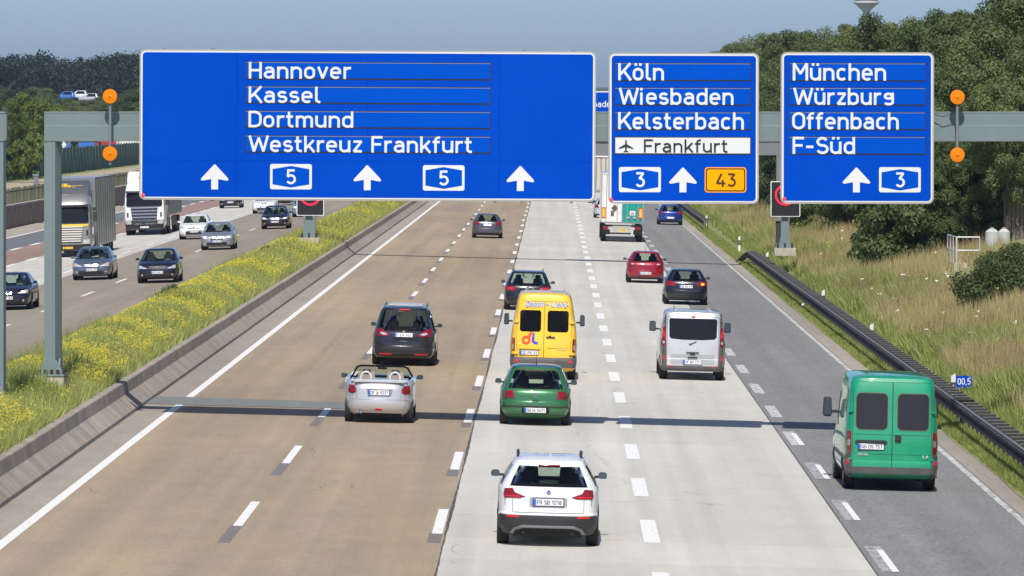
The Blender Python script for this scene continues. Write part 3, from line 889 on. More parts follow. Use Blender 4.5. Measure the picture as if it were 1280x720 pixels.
# amber beacon bars
def beacon(px_, pyt, pyb, label):
    xo = gx(px_); zo = gz(140)
    b = empty('beacon_bar', (xo, DG - .25, zo), label, 'warning beacon', 'amber warning beacons on the gantry')
    MB().cyl((0, .05, gz(pyb + 14) - zo), (0, .05, gz(pyt) - zo), .035, n=10).build('bar', M_STEEL2, b)
    MB().box((0, .24, gz(153) - zo), (.08, .36, .06)).build('clamp', M_STEEL2, b)
    r = 9.2 * S
    for py_, nm in ((pyt, 0), (pyb, 1)):
        z = gz(py_) - zo
        hs = MB().cyl((0, .0, z), (0, .12, z), r * 1.03, r * .8, 28).build('lamp_housing', M_PLAST, b, smooth=40)
        lens = MB(); n = 28; rings = [(1.0, 0), (.97, -.02), (.70, -.028), (.40, -.030), (.16, -.034), (.10, -.05)]
        for (k, yy) in rings:
            for i in range(n):
                a = 2 * math.pi * i / n; lens.v.append((r * k * math.cos(a), yy - .004, z + r * k * math.sin(a)))
        for q in range(len(rings) - 1):
            for i in range(n):
                j = (i + 1) % n; lens.f.append((q * n + i, q * n + j, (q + 1) * n + j, (q + 1) * n + i))
        lens.f.append(tuple((len(rings) - 1) * n + i for i in range(n)))
        lens.build('lens', mat('amber_lens', (0.66, 0.185, 0.0), rough=.6, spec=.2, emit=(1, .3, 0), emit_s=.06), hs, smooth=60)
    return b
beacon(138.5, 120.5, 192, 'two round amber lamps on an upright bar at the left of the gantry beam')
bb = beacon(1195.8, 121.5, 193.5, 'two round amber lamps on an upright bar right of the rightmost blue sign')
cable = [Vector((gx(1196) - gx(1195.8), .1, 0 + (gz(137) - gz(140)))), Vector((gx(1188) - gx(1195.8), .2, gz(143) - gz(140))), Vector((gx(1178) - gx(1195.8), .2, gz(145.5) - gz(140))), Vector((gx(1168) - gx(1195.8), .25, gz(143) - gz(140)))]
MB().tube(cable, .012, 5).build('cable', M_PLAST, bb)

# ------------------------------------------------------------------ sign builder (pixel layout, real panel)
class Sign:
    def __init__(s, x0, y0, x1, y1, roll, label):
        s.cx, s.cy = (x0 + x1) / 2, (y0 + y1) / 2
        s.w, s.h = (x1 - x0), (y1 - y0)
        s.o = empty('direction_sign', (gx(s.cx), DG, gz(s.cy)), label, 'motorway sign', 'blue direction signs on the gantry', rot=(0, math.radians(roll), 0))
        W_, H_ = s.w * S, s.h * S
        s.panel('frame', W_, H_, 7.5 * S, -.02, .10, M_ALU)
        s.panel('white_border', W_ - 3.8 * S, H_ - 3.8 * S, 6.0 * S, -.026, 0, M_SWHITE)
        s.panel('blue_panel', W_ - 7.6 * S, H_ - 7.6 * S, 4.3 * S, -.032, 0, M_BLUE)
        # rear stiffeners and straps to the beam
        for k in range(max(2, int(W_ / 2.4))):
            xx = -W_ / 2 + .5 + k * (W_ - 1.0) / (max(2, int(W_ / 2.4)) - 1)
            MB().box((xx, .13, 0), (.08, .055, H_ - .1)).build('stiffener', M_STEEL2, s.o)
    def panel(s, name, w, h, r, y0, y1, m):
        return MB().prism(rrect(w, h, r, 6), 'y', y0, y1).build(name, m, s.o)
    def X(s, px): return (px - s.cx) * S
    def Z(s, py): return (s.cy - py) * S
    def rect(s, name, x0, y0, x1, y1, y, m, par=None, t=.004):
        return MB().box(((s.X(x0) + s.X(x1)) / 2, y + t / 2, (s.Z(y0) + s.Z(y1)) / 2), ((x1 - x0) * S, t, (y1 - y0) * S)).build(name, m, par or s.o)
    def strip(s, x0, y0, x1, y1, m=None):
        """exchangeable name strip: dark gap round a raised plate"""
        st = s.rect('name_strip', x0 + 1.2, y0 + 1.2, x1 - 1.2, y1 - 1.8, -.042, m or M_BLUE2, t=.011)
        s.rect('strip_joint', x0, y0, x1, y1, -.0365, M_BLACKP, st, t=.004)
        s.rect('strip_edge', x0 + .9, y0 + .9, x1 - .9, y0 + 1.5, -.0435, mat('strip_edge_alu', (.22, .26, .36), rough=.4), st, t=.001)
        return st
    def text(s, t, x0, x1, ytop, ybot, m=None, par=None, y=-.045, sw=.15):
        return text_obj(t, (x1 - x0) * S, (ybot - ytop) * S, m or M_SWHITE, par or s.o, (s.X(x0), y, s.Z(ybot)), sw=sw)
    def arrow(s, cx, y0, y1):
        cxm = s.X(cx); t, b = s.Z(y0), s.Z(y1)
        w = 17.3 * S; sh = 4.3 * S
        poly = [(0, t), (.75 * S, t - .3 * S), (w - .6 * S, t - 17.5 * S), (w, t - 19 * S), (w - 1 * S, t - 20.3 * S), (w - 2.4 * S, t - 20.4 * S), (sh, t - 18.5 * S), (sh, b),
                (-sh, b), (-sh, t - 18.5 * S), (-w + 2.4 * S, t - 20.4 * S), (-w + 1 * S, t - 20.3 * S), (-w, t - 19 * S), (-w + .6 * S, t - 17.5 * S), (-.75 * S, t - .3 * S)]
        # two triangulable halves keep the concave outline clean
        mb = MB()
        mb.prism([(x + cxm, z) for x, z in [poly[i] for i in (0, 1, 2, 3, 4, 5, 6)] + [(-sh, t - 18.5 * S)] + [poly[i] for i in (10, 11, 12, 13, 14)]], 'y', -.037, -.030)
        mb.prism([(sh + cxm, t - 18.5 * S), (sh + cxm, b), (-sh + cxm, b), (-sh + cxm, t - 18.5 * S)], 'y', -.037, -.030)
        return mb.build('lane_arrow', M_SWHITE, s.o)
    def shield(s, x0, y0, x1, y1, num, dw=11.5):
        cx, cy = (x0 + x1) / 2, (y0 + y1) / 2
        w, h = (x1 - x0) * S, (y1 - y0) * S
        sh = MB().prism([(a + s.X(cx), b + s.Z(cy)) for a, b in rrect(w, h, 2.6 * S, 4)], 'y', -.036, -.03).build('motorway_shield', M_SWHITE, s.o)
        iw, top, mid = w / 2 - 3.1 * S, h / 2 - 6.3 * S, h / 2 - 2.3 * S
        pts = [(-iw, top), (0, mid), (iw, top), (iw, -top), (0, -mid), (-iw, -top)]
        MB().prism([(a + s.X(cx), b + s.Z(cy)) for a, b in pts], 'y', -.0395, -.034).build('shield_field', M_BLUE2, sh)
        s.text(num, cx - dw / 2, cx + dw / 2, cy - 9.2, cy + 9.4, par=sh, y=-.042, sw=.15)
    def sticker(s, px, py):
        MB().cyl((s.X(px), -.038, s.Z(py)), (s.X(px), -.030, s.Z(py)), 2.4 * S, n=16).build('red_sticker', M_STICK, s.o)
    def bracket(s, px, top=True):
        z = s.h * S / 2 + .015 if top else -s.h * S / 2 - .012
        MB().box((s.X(px), .04, z), (4.2 * S, .08, .03)).build('edge_clamp', M_STEEL2, s.o)

s1 = Sign(174.3, 62.8, 744.8, 250.9, .30, 'widest blue motorway sign, Hannover to Westkreuz Frankfurt, with three white arrows')
rows1 = [(77.6, 99.9), (108.2, 130.2), (138.8, 160.8), (169.6, 191.6)]
for i, ((a, b), (t, x0, x1)) in enumerate(zip(rows1, [('Hannover', 310.5, 437), ('Kassel', 310.5, 399), ('Dortmund', 310.5, 440.5), ('Westkreuz Frankfurt', 311, 589)])):
    st = s1.strip(306.5, a, 613.5, b)
    s1.text(t, x0, x1, a + .5, b - 1.0, par=st)
M_SEAM = mat('sign_seam', (0.0, .035, .30), rough=.7, spec=.02)
for px_ in (296.5, 459.6, 624): s1.rect('sheet_seam', px_ - .35, 67, px_ + .35, 247, -.0335, M_SEAM, t=.002)
s1.rect('sheet_seam', 178.5, 201.2, 740.5, 201.8, -.0332, M_SEAM, t=.002)
for cx in (268.8, 459.5, 650.8): s1.arrow(cx, 206.3, 237.7)
s1.shield(338, 205.5, 390.2, 237.2, '5'); s1.shield(529, 206.0, 581, 237.8, '5')
s1.sticker(179.5, 245.2)
for px_ in (205, 265.5, 655, 716): s1.bracket(px_)
for px_ in (265.5, 619, 653, 715): s1.bracket(px_, False)

s2 = Sign(760.6, 66.0, 948.6, 254.8, .12, 'blue motorway sign for Köln and Wiesbaden with a white airport strip and orange 43')
for i, ((a, b), (t, x0, x1)) in enumerate(zip([(78.6, 101.6), (109.4, 132), (139.8, 162.8)], [('Köln', 772.5, 828.5), ('Wiesbaden', 773.5, 915.5), ('Kelsterbach', 772.5, 928.5)])):
    st = s2.strip(768, a, 938.8, b)
    s2.text(t, x0, x1, a + .6, b - 1.0, par=st)
st = s2.strip(768, 170.8, 938.8, 193.4, M_SWHITE)
M_DTXT = mat('sign_dark_text', (.02, .02, .025), rough=.5)
s2.text('Frankfurt', 804.5, 908.5, 174.2, 190.8, m=M_DTXT, par=st, sw=.15)
# aeroplane pictogram
ap = [(0, 8.2), (1.0, 6.4), (1.15, 2.2), (8.9, -2.4), (8.9, -4.0), (1.15, -1.6), (.95, -5.6), (3.0, -7.0), (3.0, -8.2), (0, -7.5)]
ap = ap + [(-a, b) for a, b in reversed(ap[1:-1])]
mb = MB(); X0, Z0 = s2.X(782.5), s2.Z(182.6)
half = [(a * S + X0, b * S + Z0) for a, b in ap]
body = [(0, 8.2), (1.0, 6.4), (1.15, 2.2), (1.15, -1.6), (.95, -5.6), (0, -7.5), (-.95, -5.6), (-1.15, -1.6), (-1.15, 2.2), (-1.0, 6.4)]
mb.prism([(a * S + X0, b * S + Z0) for a, b in body], 'y', -.0475, -.043)
for sx in (1, -1):
    mb.prism([(sx * a * S + X0, b * S + Z0) for a, b in [(1.15, 2.2), (8.9, -2.4), (8.9, -4.0), (1.15, -1.6)]], 'y', -.0475, -.043)
    mb.prism([(sx * a * S + X0, b * S + Z0) for a, b in [(.95, -5.6), (3.0, -7.0), (3.0, -8.2), (.1, -7.5)]], 'y', -.0475, -.043)
mb.build('aeroplane_symbol', M_DTXT, st)
s2.shield(773.8, 208.9, 826.2, 240.3, '3'); s2.arrow(853.8, 209.2, 240.4)
cx, cy = 907, 224.7
ob = MB().prism([(a + s2.X(cx), b + s2.Z(cy)) for a, b in rrect(52 * S, 31.6 * S, 4 * S, 5)], 'y', -.036, -.03).build('orange_shield', M_ORANGEP, s2.o)
M_BRN = mat('sign_brown_line', (.055, .02, .0), rough=.5)
MB().prism([(a + s2.X(cx), b + s2.Z(cy)) for a, b in rrect(49.4 * S, 29.0 * S, 3.2 * S, 5)], 'y', -.038, -.031).build('shield_line', M_BRN, ob)
MB().prism([(a + s2.X(cx), b + s2.Z(cy)) for a, b in rrect(46.2 * S, 25.8 * S, 2.3 * S, 5)], 'y', -.040, -.031).build('shield_field', M_ORANGEP, ob)
s2.text('43', 895, 919.5, 216.5, 233.3, m=M_BRN, par=ob, y=-.043, sw=.155)
s2.sticker(764.3, 249.6)

s3 = Sign(975.8, 65.2, 1167.4, 254.8, .12, 'blue motorway sign listing München, Würzburg, Offenbach and F-Süd at the right')
for i, ((a, b), (t, x0, x1)) in enumerate(zip([(78.6, 101.8), (109.4, 132.2), (139.8, 162.8), (170.6, 193.6)], [('München', 990.5, 1106), ('Würzburg', 991.5, 1116), ('Offenbach', 990, 1122), ('F-Süd', 990.5, 1067.5)])):
    st = s3.strip(986, a, 1157, b)
    s3.text(t, x0, x1, a + .6, b - 1.0, par=st)
s3.arrow(1070.6, 209.2, 240.4); s3.shield(1098.8, 208.9, 1151, 240.3, '3')
s3.sticker(980.6, 248.6)

# ------------------------------------------------------------------ farther gantry seen through the gaps
dF = 284.0
gf2 = empty('sign_gantry', (PX(979, dF), dF, .3), 'second, farther steel gantry seen in the gaps between the blue signs', 'gantry', 'steel gantries over the motorway')
ox, oz = PX(979, dF), .3
SF = dF / FPX
def fb(name, a, b, t, u, y0, y1, m):
    return MB().box(((PX(a, dF) + PX(b, dF)) / 2 - ox, (y0 + y1) / 2, (PZ(t, dF) + PZ(u, dF)) / 2 - oz), ((b - a) * SF, y1 - y0, (u - t) * SF)).build(name, m, gf2)
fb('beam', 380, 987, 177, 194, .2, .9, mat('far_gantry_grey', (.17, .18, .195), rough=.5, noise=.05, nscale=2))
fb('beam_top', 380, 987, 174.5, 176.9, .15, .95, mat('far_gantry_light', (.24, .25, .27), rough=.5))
fb('post', 971, 987, 194.2, 322, .2, .8, M_STEEL2)
fb('post', 379, 394, 194.2, 303, .2, .8, M_STEEL2)
sgn = empty('direction_sign', (PX(752, dF), dF - .1, PZ(142, dF)), 'far blue sign glimpsed in the gap between the two left signs, showing bad', 'motorway sign')
MB().prism(rrect(104 * SF, 56 * SF, .1, 4), 'y', -.02, .05).build('frame', M_SWHITE, sgn)
MB().prism(rrect(101 * SF, 53 * SF, .08, 4), 'y', -.03, 0).build('blue_panel', M_BLUE, sgn)
text_obj('Wiesbaden', 50 * SF, 8 * SF, M_SWHITE, sgn, (-33.5 * SF, -.034, 8.0 * SF), dep=.004)

# roadside LED speed displays
def led_sign(px0, px1, py0, py1, pxp, pybase, d, zpost, label, grp=True, cabinet=False, num='100'):
    xc = PX((px0 + px1) / 2, d); zb = PZ(pybase, d)
    o = empty('speed_display', (PX(pxp, d), d, zb), label, 'traffic display', 'LED speed displays beside the carriageway')
    s_ = d / FPX; ox_ = PX(pxp, d)
    w, h = (px1 - px0) * s_, (py1 - py0) * s_
    zc = PZ((py0 + py1) / 2, d) - zb
    hs = MB().prism([(a + xc - ox_, b + zc) for a, b in rrect(w, h, .05, 3)], 'y', -.30, .0).build('housing', M_SWHITE, o)
    MB().prism([(a + xc - ox_, b + zc) for a, b in rrect(w - 2.2 * s_, h - 2.2 * s_, .03, 3)], 'y', -.31, -.1).build('display_face', mat('led_panel_black', (.018, .015, .016), rough=.4), hs)
    led = mat('led_red', (.8, .01, .04), rough=.4, emit=(1, .004, .04), emit_s=1.3)
    R = 13.0 * s_; zr_ = PZ(243.6, d) - zb
    ringm = MB(); n = 40
    for i in range(n):
        a = 2 * math.pi * i / n
        for rr in (R, R - 2.0 * s_): ringm.v.append((xc - ox_ + rr * math.cos(a), -.316, zr_ + rr * math.sin(a)))
    for i in range(n):
        j = (i + 1) % n; ringm.f.append((2 * i, 2 * i + 1, 2 * j + 1, 2 * j))
    ringm.build('red_ring', led, hs)
    text_obj(num, 15 * s_, 9.0 * s_, led, hs, (xc - ox_ - 7.5 * s_, -.316, zr_ - 4.5 * s_), sw=.13, dep=.002)
    # post with folded steel foot
    hw = 4.4 * s_
    MB().prism([(-hw, -.12), (hw, -.12), (hw * .8, .12), (-hw * .8, .12)], 'z', .12, zc - h / 2 + .1).build('post', M_STEEL, o)
    MB().prism([(-hw * 1.9, .1), (hw * 1.9, .1), (hw, .75), (-hw, .75)], 'y', -.15, -.125).build('foot_stiffener', M_STEEL, o)
    bm2 = MB().cyl((0, 0, .1), (0, 0, .32), .05, .045, 8).mesh('anchor_bolt', MATS['bolt_dark'])
    for k in (-1, 0, 1): link_mesh('anchor_bolt', bm2, o, (k * hw * 2.0, -.22, 0))
    MB().box((0, 0, -.08), (hw * 6, .9, .36)).build('footing', MATS['footing_concrete'], o)
    if cabinet:
        MB().box((-hw - 3.6 * s_, .1, (PZ(290, d) - zb)), (6.2 * s_, .3, 27 * s_)).build('control_box', mat('box_dark', (.03, .03, .035), rough=.6), o)
led_sign(371, 405.5, 222, 269.5, 386.5, 299.5, 276, 0, 'black LED speed display on a grey post standing in the yellow median flowers')
led_sign(963, 1000, 226.5, 270.8, 981, 312.5, 262, 0, 'black LED speed display on the right bank behind the guard rail', cabinet=True, num='120')
# ------------------------------------------------------------------ vehicle bodies: horizontal outlines stacked from sill to roof
class Loft:
    """rows: (z, half width, rear y, front y, squareness); +Y is forward"""
    def __init__(s, rows, rw=.80, b1=-.80, b2=.62, fw=.82, bow=.10):
        s.rows = rows; s.bow = bow
        s.cols = [('r', a) for a in (0, .25, .5, .68, rw)] + [('r', a) for a in (.87, .92, .955)]
        s.cols += [('s', b) for b in (-.93, -.87)] + [('s', b) for b in (b1, (b1 * .6), b1 * .2, b2 * .35, b2 * .7, b2)]
        s.cols += [('s', b) for b in (.87, .93)] + [('f', a) for a in (.955, .92, .87, fw, .68, .5, .25, 0)]
        s.i_rw = 4; s.i_b1 = 10; s.i_b2 = 15; s.i_fw = 21
        s.cols = sorted(s.cols, key=lambda c: s._ang(c))
        s.i_rw = s.cols.index(('r', rw)); s.i_b1 = s.cols.index(('s', b1)); s.i_b2 = s.cols.index(('s', b2)); s.i_fw = s.cols.index(('f', fw))
    def _ang(s, c, n=8.0):
        x, y = s._unit(c, n); return math.atan2(x, -y)
    def _unit(s, c, n):
        k, a = c
        if k == 'r': return a, -(max(0, 1 - a ** n)) ** (1 / n)
        if k == 'f': return a, (max(0, 1 - a ** n)) ** (1 / n)
        return (max(0, 1 - abs(a) ** n)) ** (1 / n), a
    def pt(s, c, row):
        z, w, yr, yf, n = row
        x, y = s._unit(c, n)
        yc, L = (yr + yf) / 2, (yf - yr) / 2
        return (x * w, yc + y * L - math.copysign(1, y) * s.bow * x * x * abs(y) ** 6, z)
    def at(s, z):
        R = s.rows
        if z <= R[0][0]: return R[0]
        for a, b in zip(R, R[1:]):
            if a[0] <= z <= b[0]:
                t = (z - a[0]) / max(1e-6, b[0] - a[0])
                return tuple(a[i] + (b[i] - a[i]) * t for i in range(5))
        return R[-1]
    def half(s, z):
        row = s.at(z)
        p = [s.pt(c, row) for c in s.cols]
        return [(a, b, z) for a, b, _ in p]
    def surf(s, face, u, z):
        if face in ('r', 'f'):
            p = s.half(z)
            if face == 'f': p = p[::-1]
            sg = 1 if u >= 0 else -1; u = abs(u); acc = 0
            for a, b in zip(p, p[1:]):
                l = math.hypot(b[0] - a[0], b[1] - a[1])
                if acc + l >= u or b is p[-1]:
                    t = min(1, (u - acc) / max(l, 1e-6))
                    return Vector((sg * (a[0] + (b[0] - a[0]) * t), a[1] + (b[1] - a[1]) * t, z))
                acc += l
        sg = 1 if face == 'R' else -1       # 'R' right side, 'L' left side: u is y
        p = s.half(z)
        for a, b in zip(p, p[1:]):
            if a[1] <= u <= b[1] and b[1] > a[1]:
                t = (u - a[1]) / (b[1] - a[1])
                return Vector((sg * (a[0] + (b[0] - a[0]) * t), u, z))
        return Vector((sg * p[-1][0], u, z))
    def normal(s, face, u, z):
        e = .01
        a = s.surf(face, u + e, z) - s.surf(face, u - e, z)
        b = s.surf(face, u, z + e) - s.surf(face, u, z - e)
        n = a.cross(b)
        if n.length < 1e-9: n = Vector((0, -1 if face == 'r' else 1, 0))
        n.normalize()
        row = s.at(z); c = Vector((0, (row[2] + row[3]) / 2, z))
        if n.dot(s.surf(face, u, z) - c) < 0: n = -n
        return n
    def patch(s, face, poly, off=.007, nr=7, nc=7, mb=None, mirror=False):
        mb = mb or MB()
        if mirror: poly = [(-a, b) for a, b in poly]
        z0, z1 = min(p[1] for p in poly), max(p[1] for p in poly)
        if face in ('r', 'f'): nc = max(nc, int((max(p[0] for p in poly) - min(p[0] for p in poly)) / .05))
        base = len(mb.v); n = len(poly)
        zs = sorted(set([z0 + (z1 - z0) * (i / nr) for i in range(nr + 1)] + [p[1] for p in poly] + [r[0] for r in s.rows if z0 < r[0] < z1]))
        zs = [zs[0] + 1e-5] + [z for a, z in zip(zs, zs[1:]) if z - a > 1e-4]
        zs[-1] = z1 - 1e-5
        grid = []
        for z in zs:
            xs = []
            for i in range(n):
                (a, b), (c, d) = poly[i], poly[(i + 1) % n]
                if (b - z) * (d - z) <= 0 and abs(b - d) > 1e-9:
                    xs.append(a + (c - a) * (z - b) / (d - b))
            if len(xs) < 2: xs = [sum(p[0] for p in poly) / n] * 2
            lo, hi = min(xs), max(xs)
            r = []
            for j in range(nc + 1):
                u = lo + (hi - lo) * j / nc
                p = s.surf(face, u, z); nn = s.normal(face, u, z)
                r.append((p + nn * off, p - nn * .012))
            grid.append(r)
        R, C = len(grid), nc + 1
        for lay in (0, 1):
            for r in grid:
                for q in r: mb.v.append(tuple(q[lay]))
        def vi(l, i, j): return base + l * R * C + i * C + j
        for i in range(R - 1):
            for j in range(nc): mb.f.append((vi(0, i, j), vi(0, i, j + 1), vi(0, i + 1, j + 1), vi(0, i + 1, j)))
        for i in range(R - 1):
            for j in (0, nc): mb.f.append((vi(0, i, j), vi(0, i + 1, j), vi(1, i + 1, j), vi(1, i, j)))
        for j in range(nc):
            for i in (0, R - 1): mb.f.append((vi(0, i, j), vi(0, i, j + 1), vi(1, i, j + 1), vi(1, i, j)))
        return mb
    def body(s, glass=None, open_top=None):
        """glass: (belt row, roof-edge row, set of window names). returns body MB and dict of glass MBs"""
        R = s.rows; H = [[s.pt(c, r) for c in s.cols] for r in R]
        nc = len(s.cols)
        mb = MB(); gl = {}
        ring = 2 * nc - 2
        for h in H:
            for p in h: mb.v.append(p)
            for p in reversed(h[1:-1]): mb.v.append((-p[0], p[1], p[2]))
        def seg(k):
            j = k if k < nc - 1 else ring - 1 - k
            if j < s.i_rw: return 'rear_window'
            if s.i_b1 <= j < s.i_b2: return 'side_window'
            if j >= s.i_fw: return 'windshield'
            return None
        for i in range(len(R) - 1):
            for k in range(ring):
                k2 = (k + 1) % ring
                f = (i * ring + k, i * ring + k2, (i + 1) * ring + k2, (i + 1) * ring + k)
                sg = seg(k)
                if glass and glass[0] <= i < glass[1] and sg in glass[2]:
                    nm = sg
                    if sg == 'side_window': nm = 'side_window' + ('' if k < nc - 1 else '_far')
                    g = gl.setdefault(nm, MB())
                    b = len(g.v); g.v += [mb.v[q] for q in f]; g.f.append((b, b + 1, b + 2, b + 3))
                else: mb.f.append(f)
        mb.f.append(tuple(reversed(range(ring))))
        if not open_top:
            t = (len(R) - 1) * ring
            mb.f.append(tuple(t + k for k in range(ring)))
        return mb, gl

def rows_car(W, H, L, ov=.75, belt=.93, hood=.80, deck=None, rake=.40, rslope=.10, wsb=1.15, wst=1.85, tumble=.76, nr=7.0, bump=.07, roofcut=.10, roof_r=.62):
    """a passenger car. y = 0 at the rear axle. rake: rear window lean; wsb/wst: windshield foot/top behind the nose"""
    w = W / 2; yr = -ov; yf = L - ov
    R = [(.17, .80 * w, yr + .30, yf - .22, nr), (.24, .93 * w, yr + .10, yf - .06, nr), (.36, .985 * w, yr + .01, yf, nr), (.50, w, yr, yf + .01, nr),
         (.575, w, yr + .01, yf - .01, nr), (.60, .995 * w, yr + bump, yf - .05, nr), (hood - .08, w, yr + bump + .015, yf - .10, nr),
         (hood, .995 * w, yr + bump + .03, yf - .22, nr)]
    yb = yr + bump + rslope
    if deck: yb0 = yr + bump + .03
    R += [((hood + belt) / 2, .985 * w, yr + bump + .03 + (0 if deck else (rslope - .03) * .5), yf - .22 - (wsb - .22) * .45, nr)]
    R += [(belt - .015, .955 * w, (yr + bump + .06) if deck else yb, yf - wsb + .03, nr)]
    yb = (yr + bump + deck) if deck else yb
    R += [(belt, .945 * w, yb, yf - wsb, nr)]
    ib = len(R) - 1
    ztop = H - roofcut
    for t in (.33, .66, 1.0):
        te = t ** 1.15
        R.append((belt + (ztop - belt) * t, w * (.945 + (tumble - .945) * te), yb + rake * t ** 1.1, yf - wsb - (wst - wsb) * t, nr - 1.5 * t))
    ir = len(R) - 1
    R += [(H - roofcut * .45, w * (tumble - .045), yb + rake + .05, yf - wst - .12, 5), (H - roofcut * .12, w * (tumble - .16), yb + rake + .25, yf - wst - .35, 4.5),
          (H, w * .28, yb + rake + .75, yf - wst - .8, 3.5)]
    return R, ib, ir

WHEELS = {}
def wheel(root, x, y, r=.315, w=.215, rim=True):
    key = (round(r, 3), round(w, 3))
    if key not in WHEELS:
        n = 28; mb = MB()
        prof = [(-w / 2, r * .62), (-w / 2, r * .93), (-w / 2 + .03, r), (w / 2 - .03, r), (w / 2, r * .93), (w / 2, r * .62)]
        for (xx, rr) in prof:
            for i in range(n):
                a = 2 * math.pi * i / n; mb.v.append((xx, rr * math.cos(a), rr * math.sin(a)))
        for q in range(len(prof) - 1):
            for i in range(n): mb.f.append((q * n + i, q * n + (i + 1) % n, (q + 1) * n + (i + 1) % n, (q + 1) * n + i))
        tm = mb.mesh('wheel', M_TYRE, 35)
        rm = MB().cyl((-w * .42, 0, 0), (w * .42, 0, 0), r * .63, n=20)
        for k in range(5):
            a = 2 * math.pi * k / 5
            for sx in (-1, 1):
                rm.box((sx * w * .44, math.cos(a) * r * .32, math.sin(a) * r * .32), (.02, .05, r * .6), rot=Matrix.Rotation(a - math.pi / 2, 3, 'X'))
        WHEELS[key] = (tm, rm.mesh('rim', M_RIM, 40))
    t, rmesh = WHEELS[key]
    o = link_mesh('wheel', t, root, (x, y, r))
    if rim: link_mesh('rim', rmesh, o)
    return o

def circle(cx, cz, r, n=12, a0=0, a1=360):
    return [(cx + r * math.cos(math.radians(a0 + (a1 - a0) * i / n)), cz + r * math.sin(math.radians(a0 + (a1 - a0) * i / n))) for i in range(n + (a1 - a0 != 360))]

def plate(root, lf, face, x, z, txt='', w=.52, yellow=False, euro=True):
    p = lf.surf(face, x, z); sy = -1 if face == 'r' else 1
    nn = lf.normal(face, x, z); tilt = math.atan2(nn.z, abs(nn.y)) if abs(nn.y) > .2 else 0
    rot = (-tilt, 0, 0) if face == 'r' else (-tilt, 0, math.pi)
    off = .02
    pos = (p.x, p.y + sy * off, z)
    o = MB().box((0, 0, 0), (w, .012, .115)).build('number_plate', M_PLATEY if yellow else M_PLATE, root, pos, rot)
    MB().box((0, .004, 0), (w + .03, .012, .14)).build('plate_frame', M_PLAST, o)
    if euro: MB().box((-w / 2 + .023, -.0035, 0), (.046, .012, .105)).build('euro_band', M_EU, o)
    if txt: text_obj(txt, w - .09, .075, M_PTXT, o, (-w / 2 + .058, -.0085, -.038), sw=.16, dep=.0006)
    return o

def seats(root, belt, yd, w, y0, y1, mat_=None, rear=True):
    m = mat_ or M_SEAT
    MB().box((0, (y0 + y1) / 2, belt - .34), (w * 1.7, (y1 - y0), .03)).build('cabin_deck', M_UNDER, root)
    for sx in (-1, 1):
        s_ = MB().box((sx * w * .42, yd, belt - .02), (.44, .14, .46), taper=(.8, .8)).box((sx * w * .42, yd, belt + .28), (.24, .09, .16), taper=(.8, .8)).build('seat', m, root)
        if rear: MB().box((sx * w * .48, y0 + .75, belt - .10), (.5, .14, .36), taper=(.8, .8)).box((sx * w * .48, y0 + .72, belt + .15), (.22, .08, .12), taper=(.8, .8)).build('seat', m, root)
    MB().box((0, y0 + .1, belt - .2), (w * 1.7, .3, .28)).build('rear_shelf', M_SEAT, root)
    MB().box((0, yd + .95, belt - .14), (w * 1.6, .5, .16), taper=(.95, .5)).build('dashboard', M_SEAT, root)
    MB().cyl((-w * .42, yd + .52, belt - .1), (-w * .42, yd + .55, belt - .08), .17, n=16).build('steering_wheel', M_PLAST, root)

def mirrors(root, x, y, z, m, w=.165, h=.115, van=False):
    for sx in (-1, 1):
        o = MB().box((sx * (x + w / 2 + .04), y, z), (w, .10, h), taper=(.85, .9)).build('side_mirror', m, root)
        o.modifiers.new('b', 'BEVEL').width = .03
        MB().box((sx * (x + w / 2 + .04), y - .055, z), (w * .84, .012, h * .78)).build('mirror_glass', mat('mirror_glass', (.12, .16, .20), rough=.15, metal=.9), o)
        MB().box((sx * (x + .02), y + .01, z - h * .25), (.12, .05, .04)).build('mirror_arm', m, root)

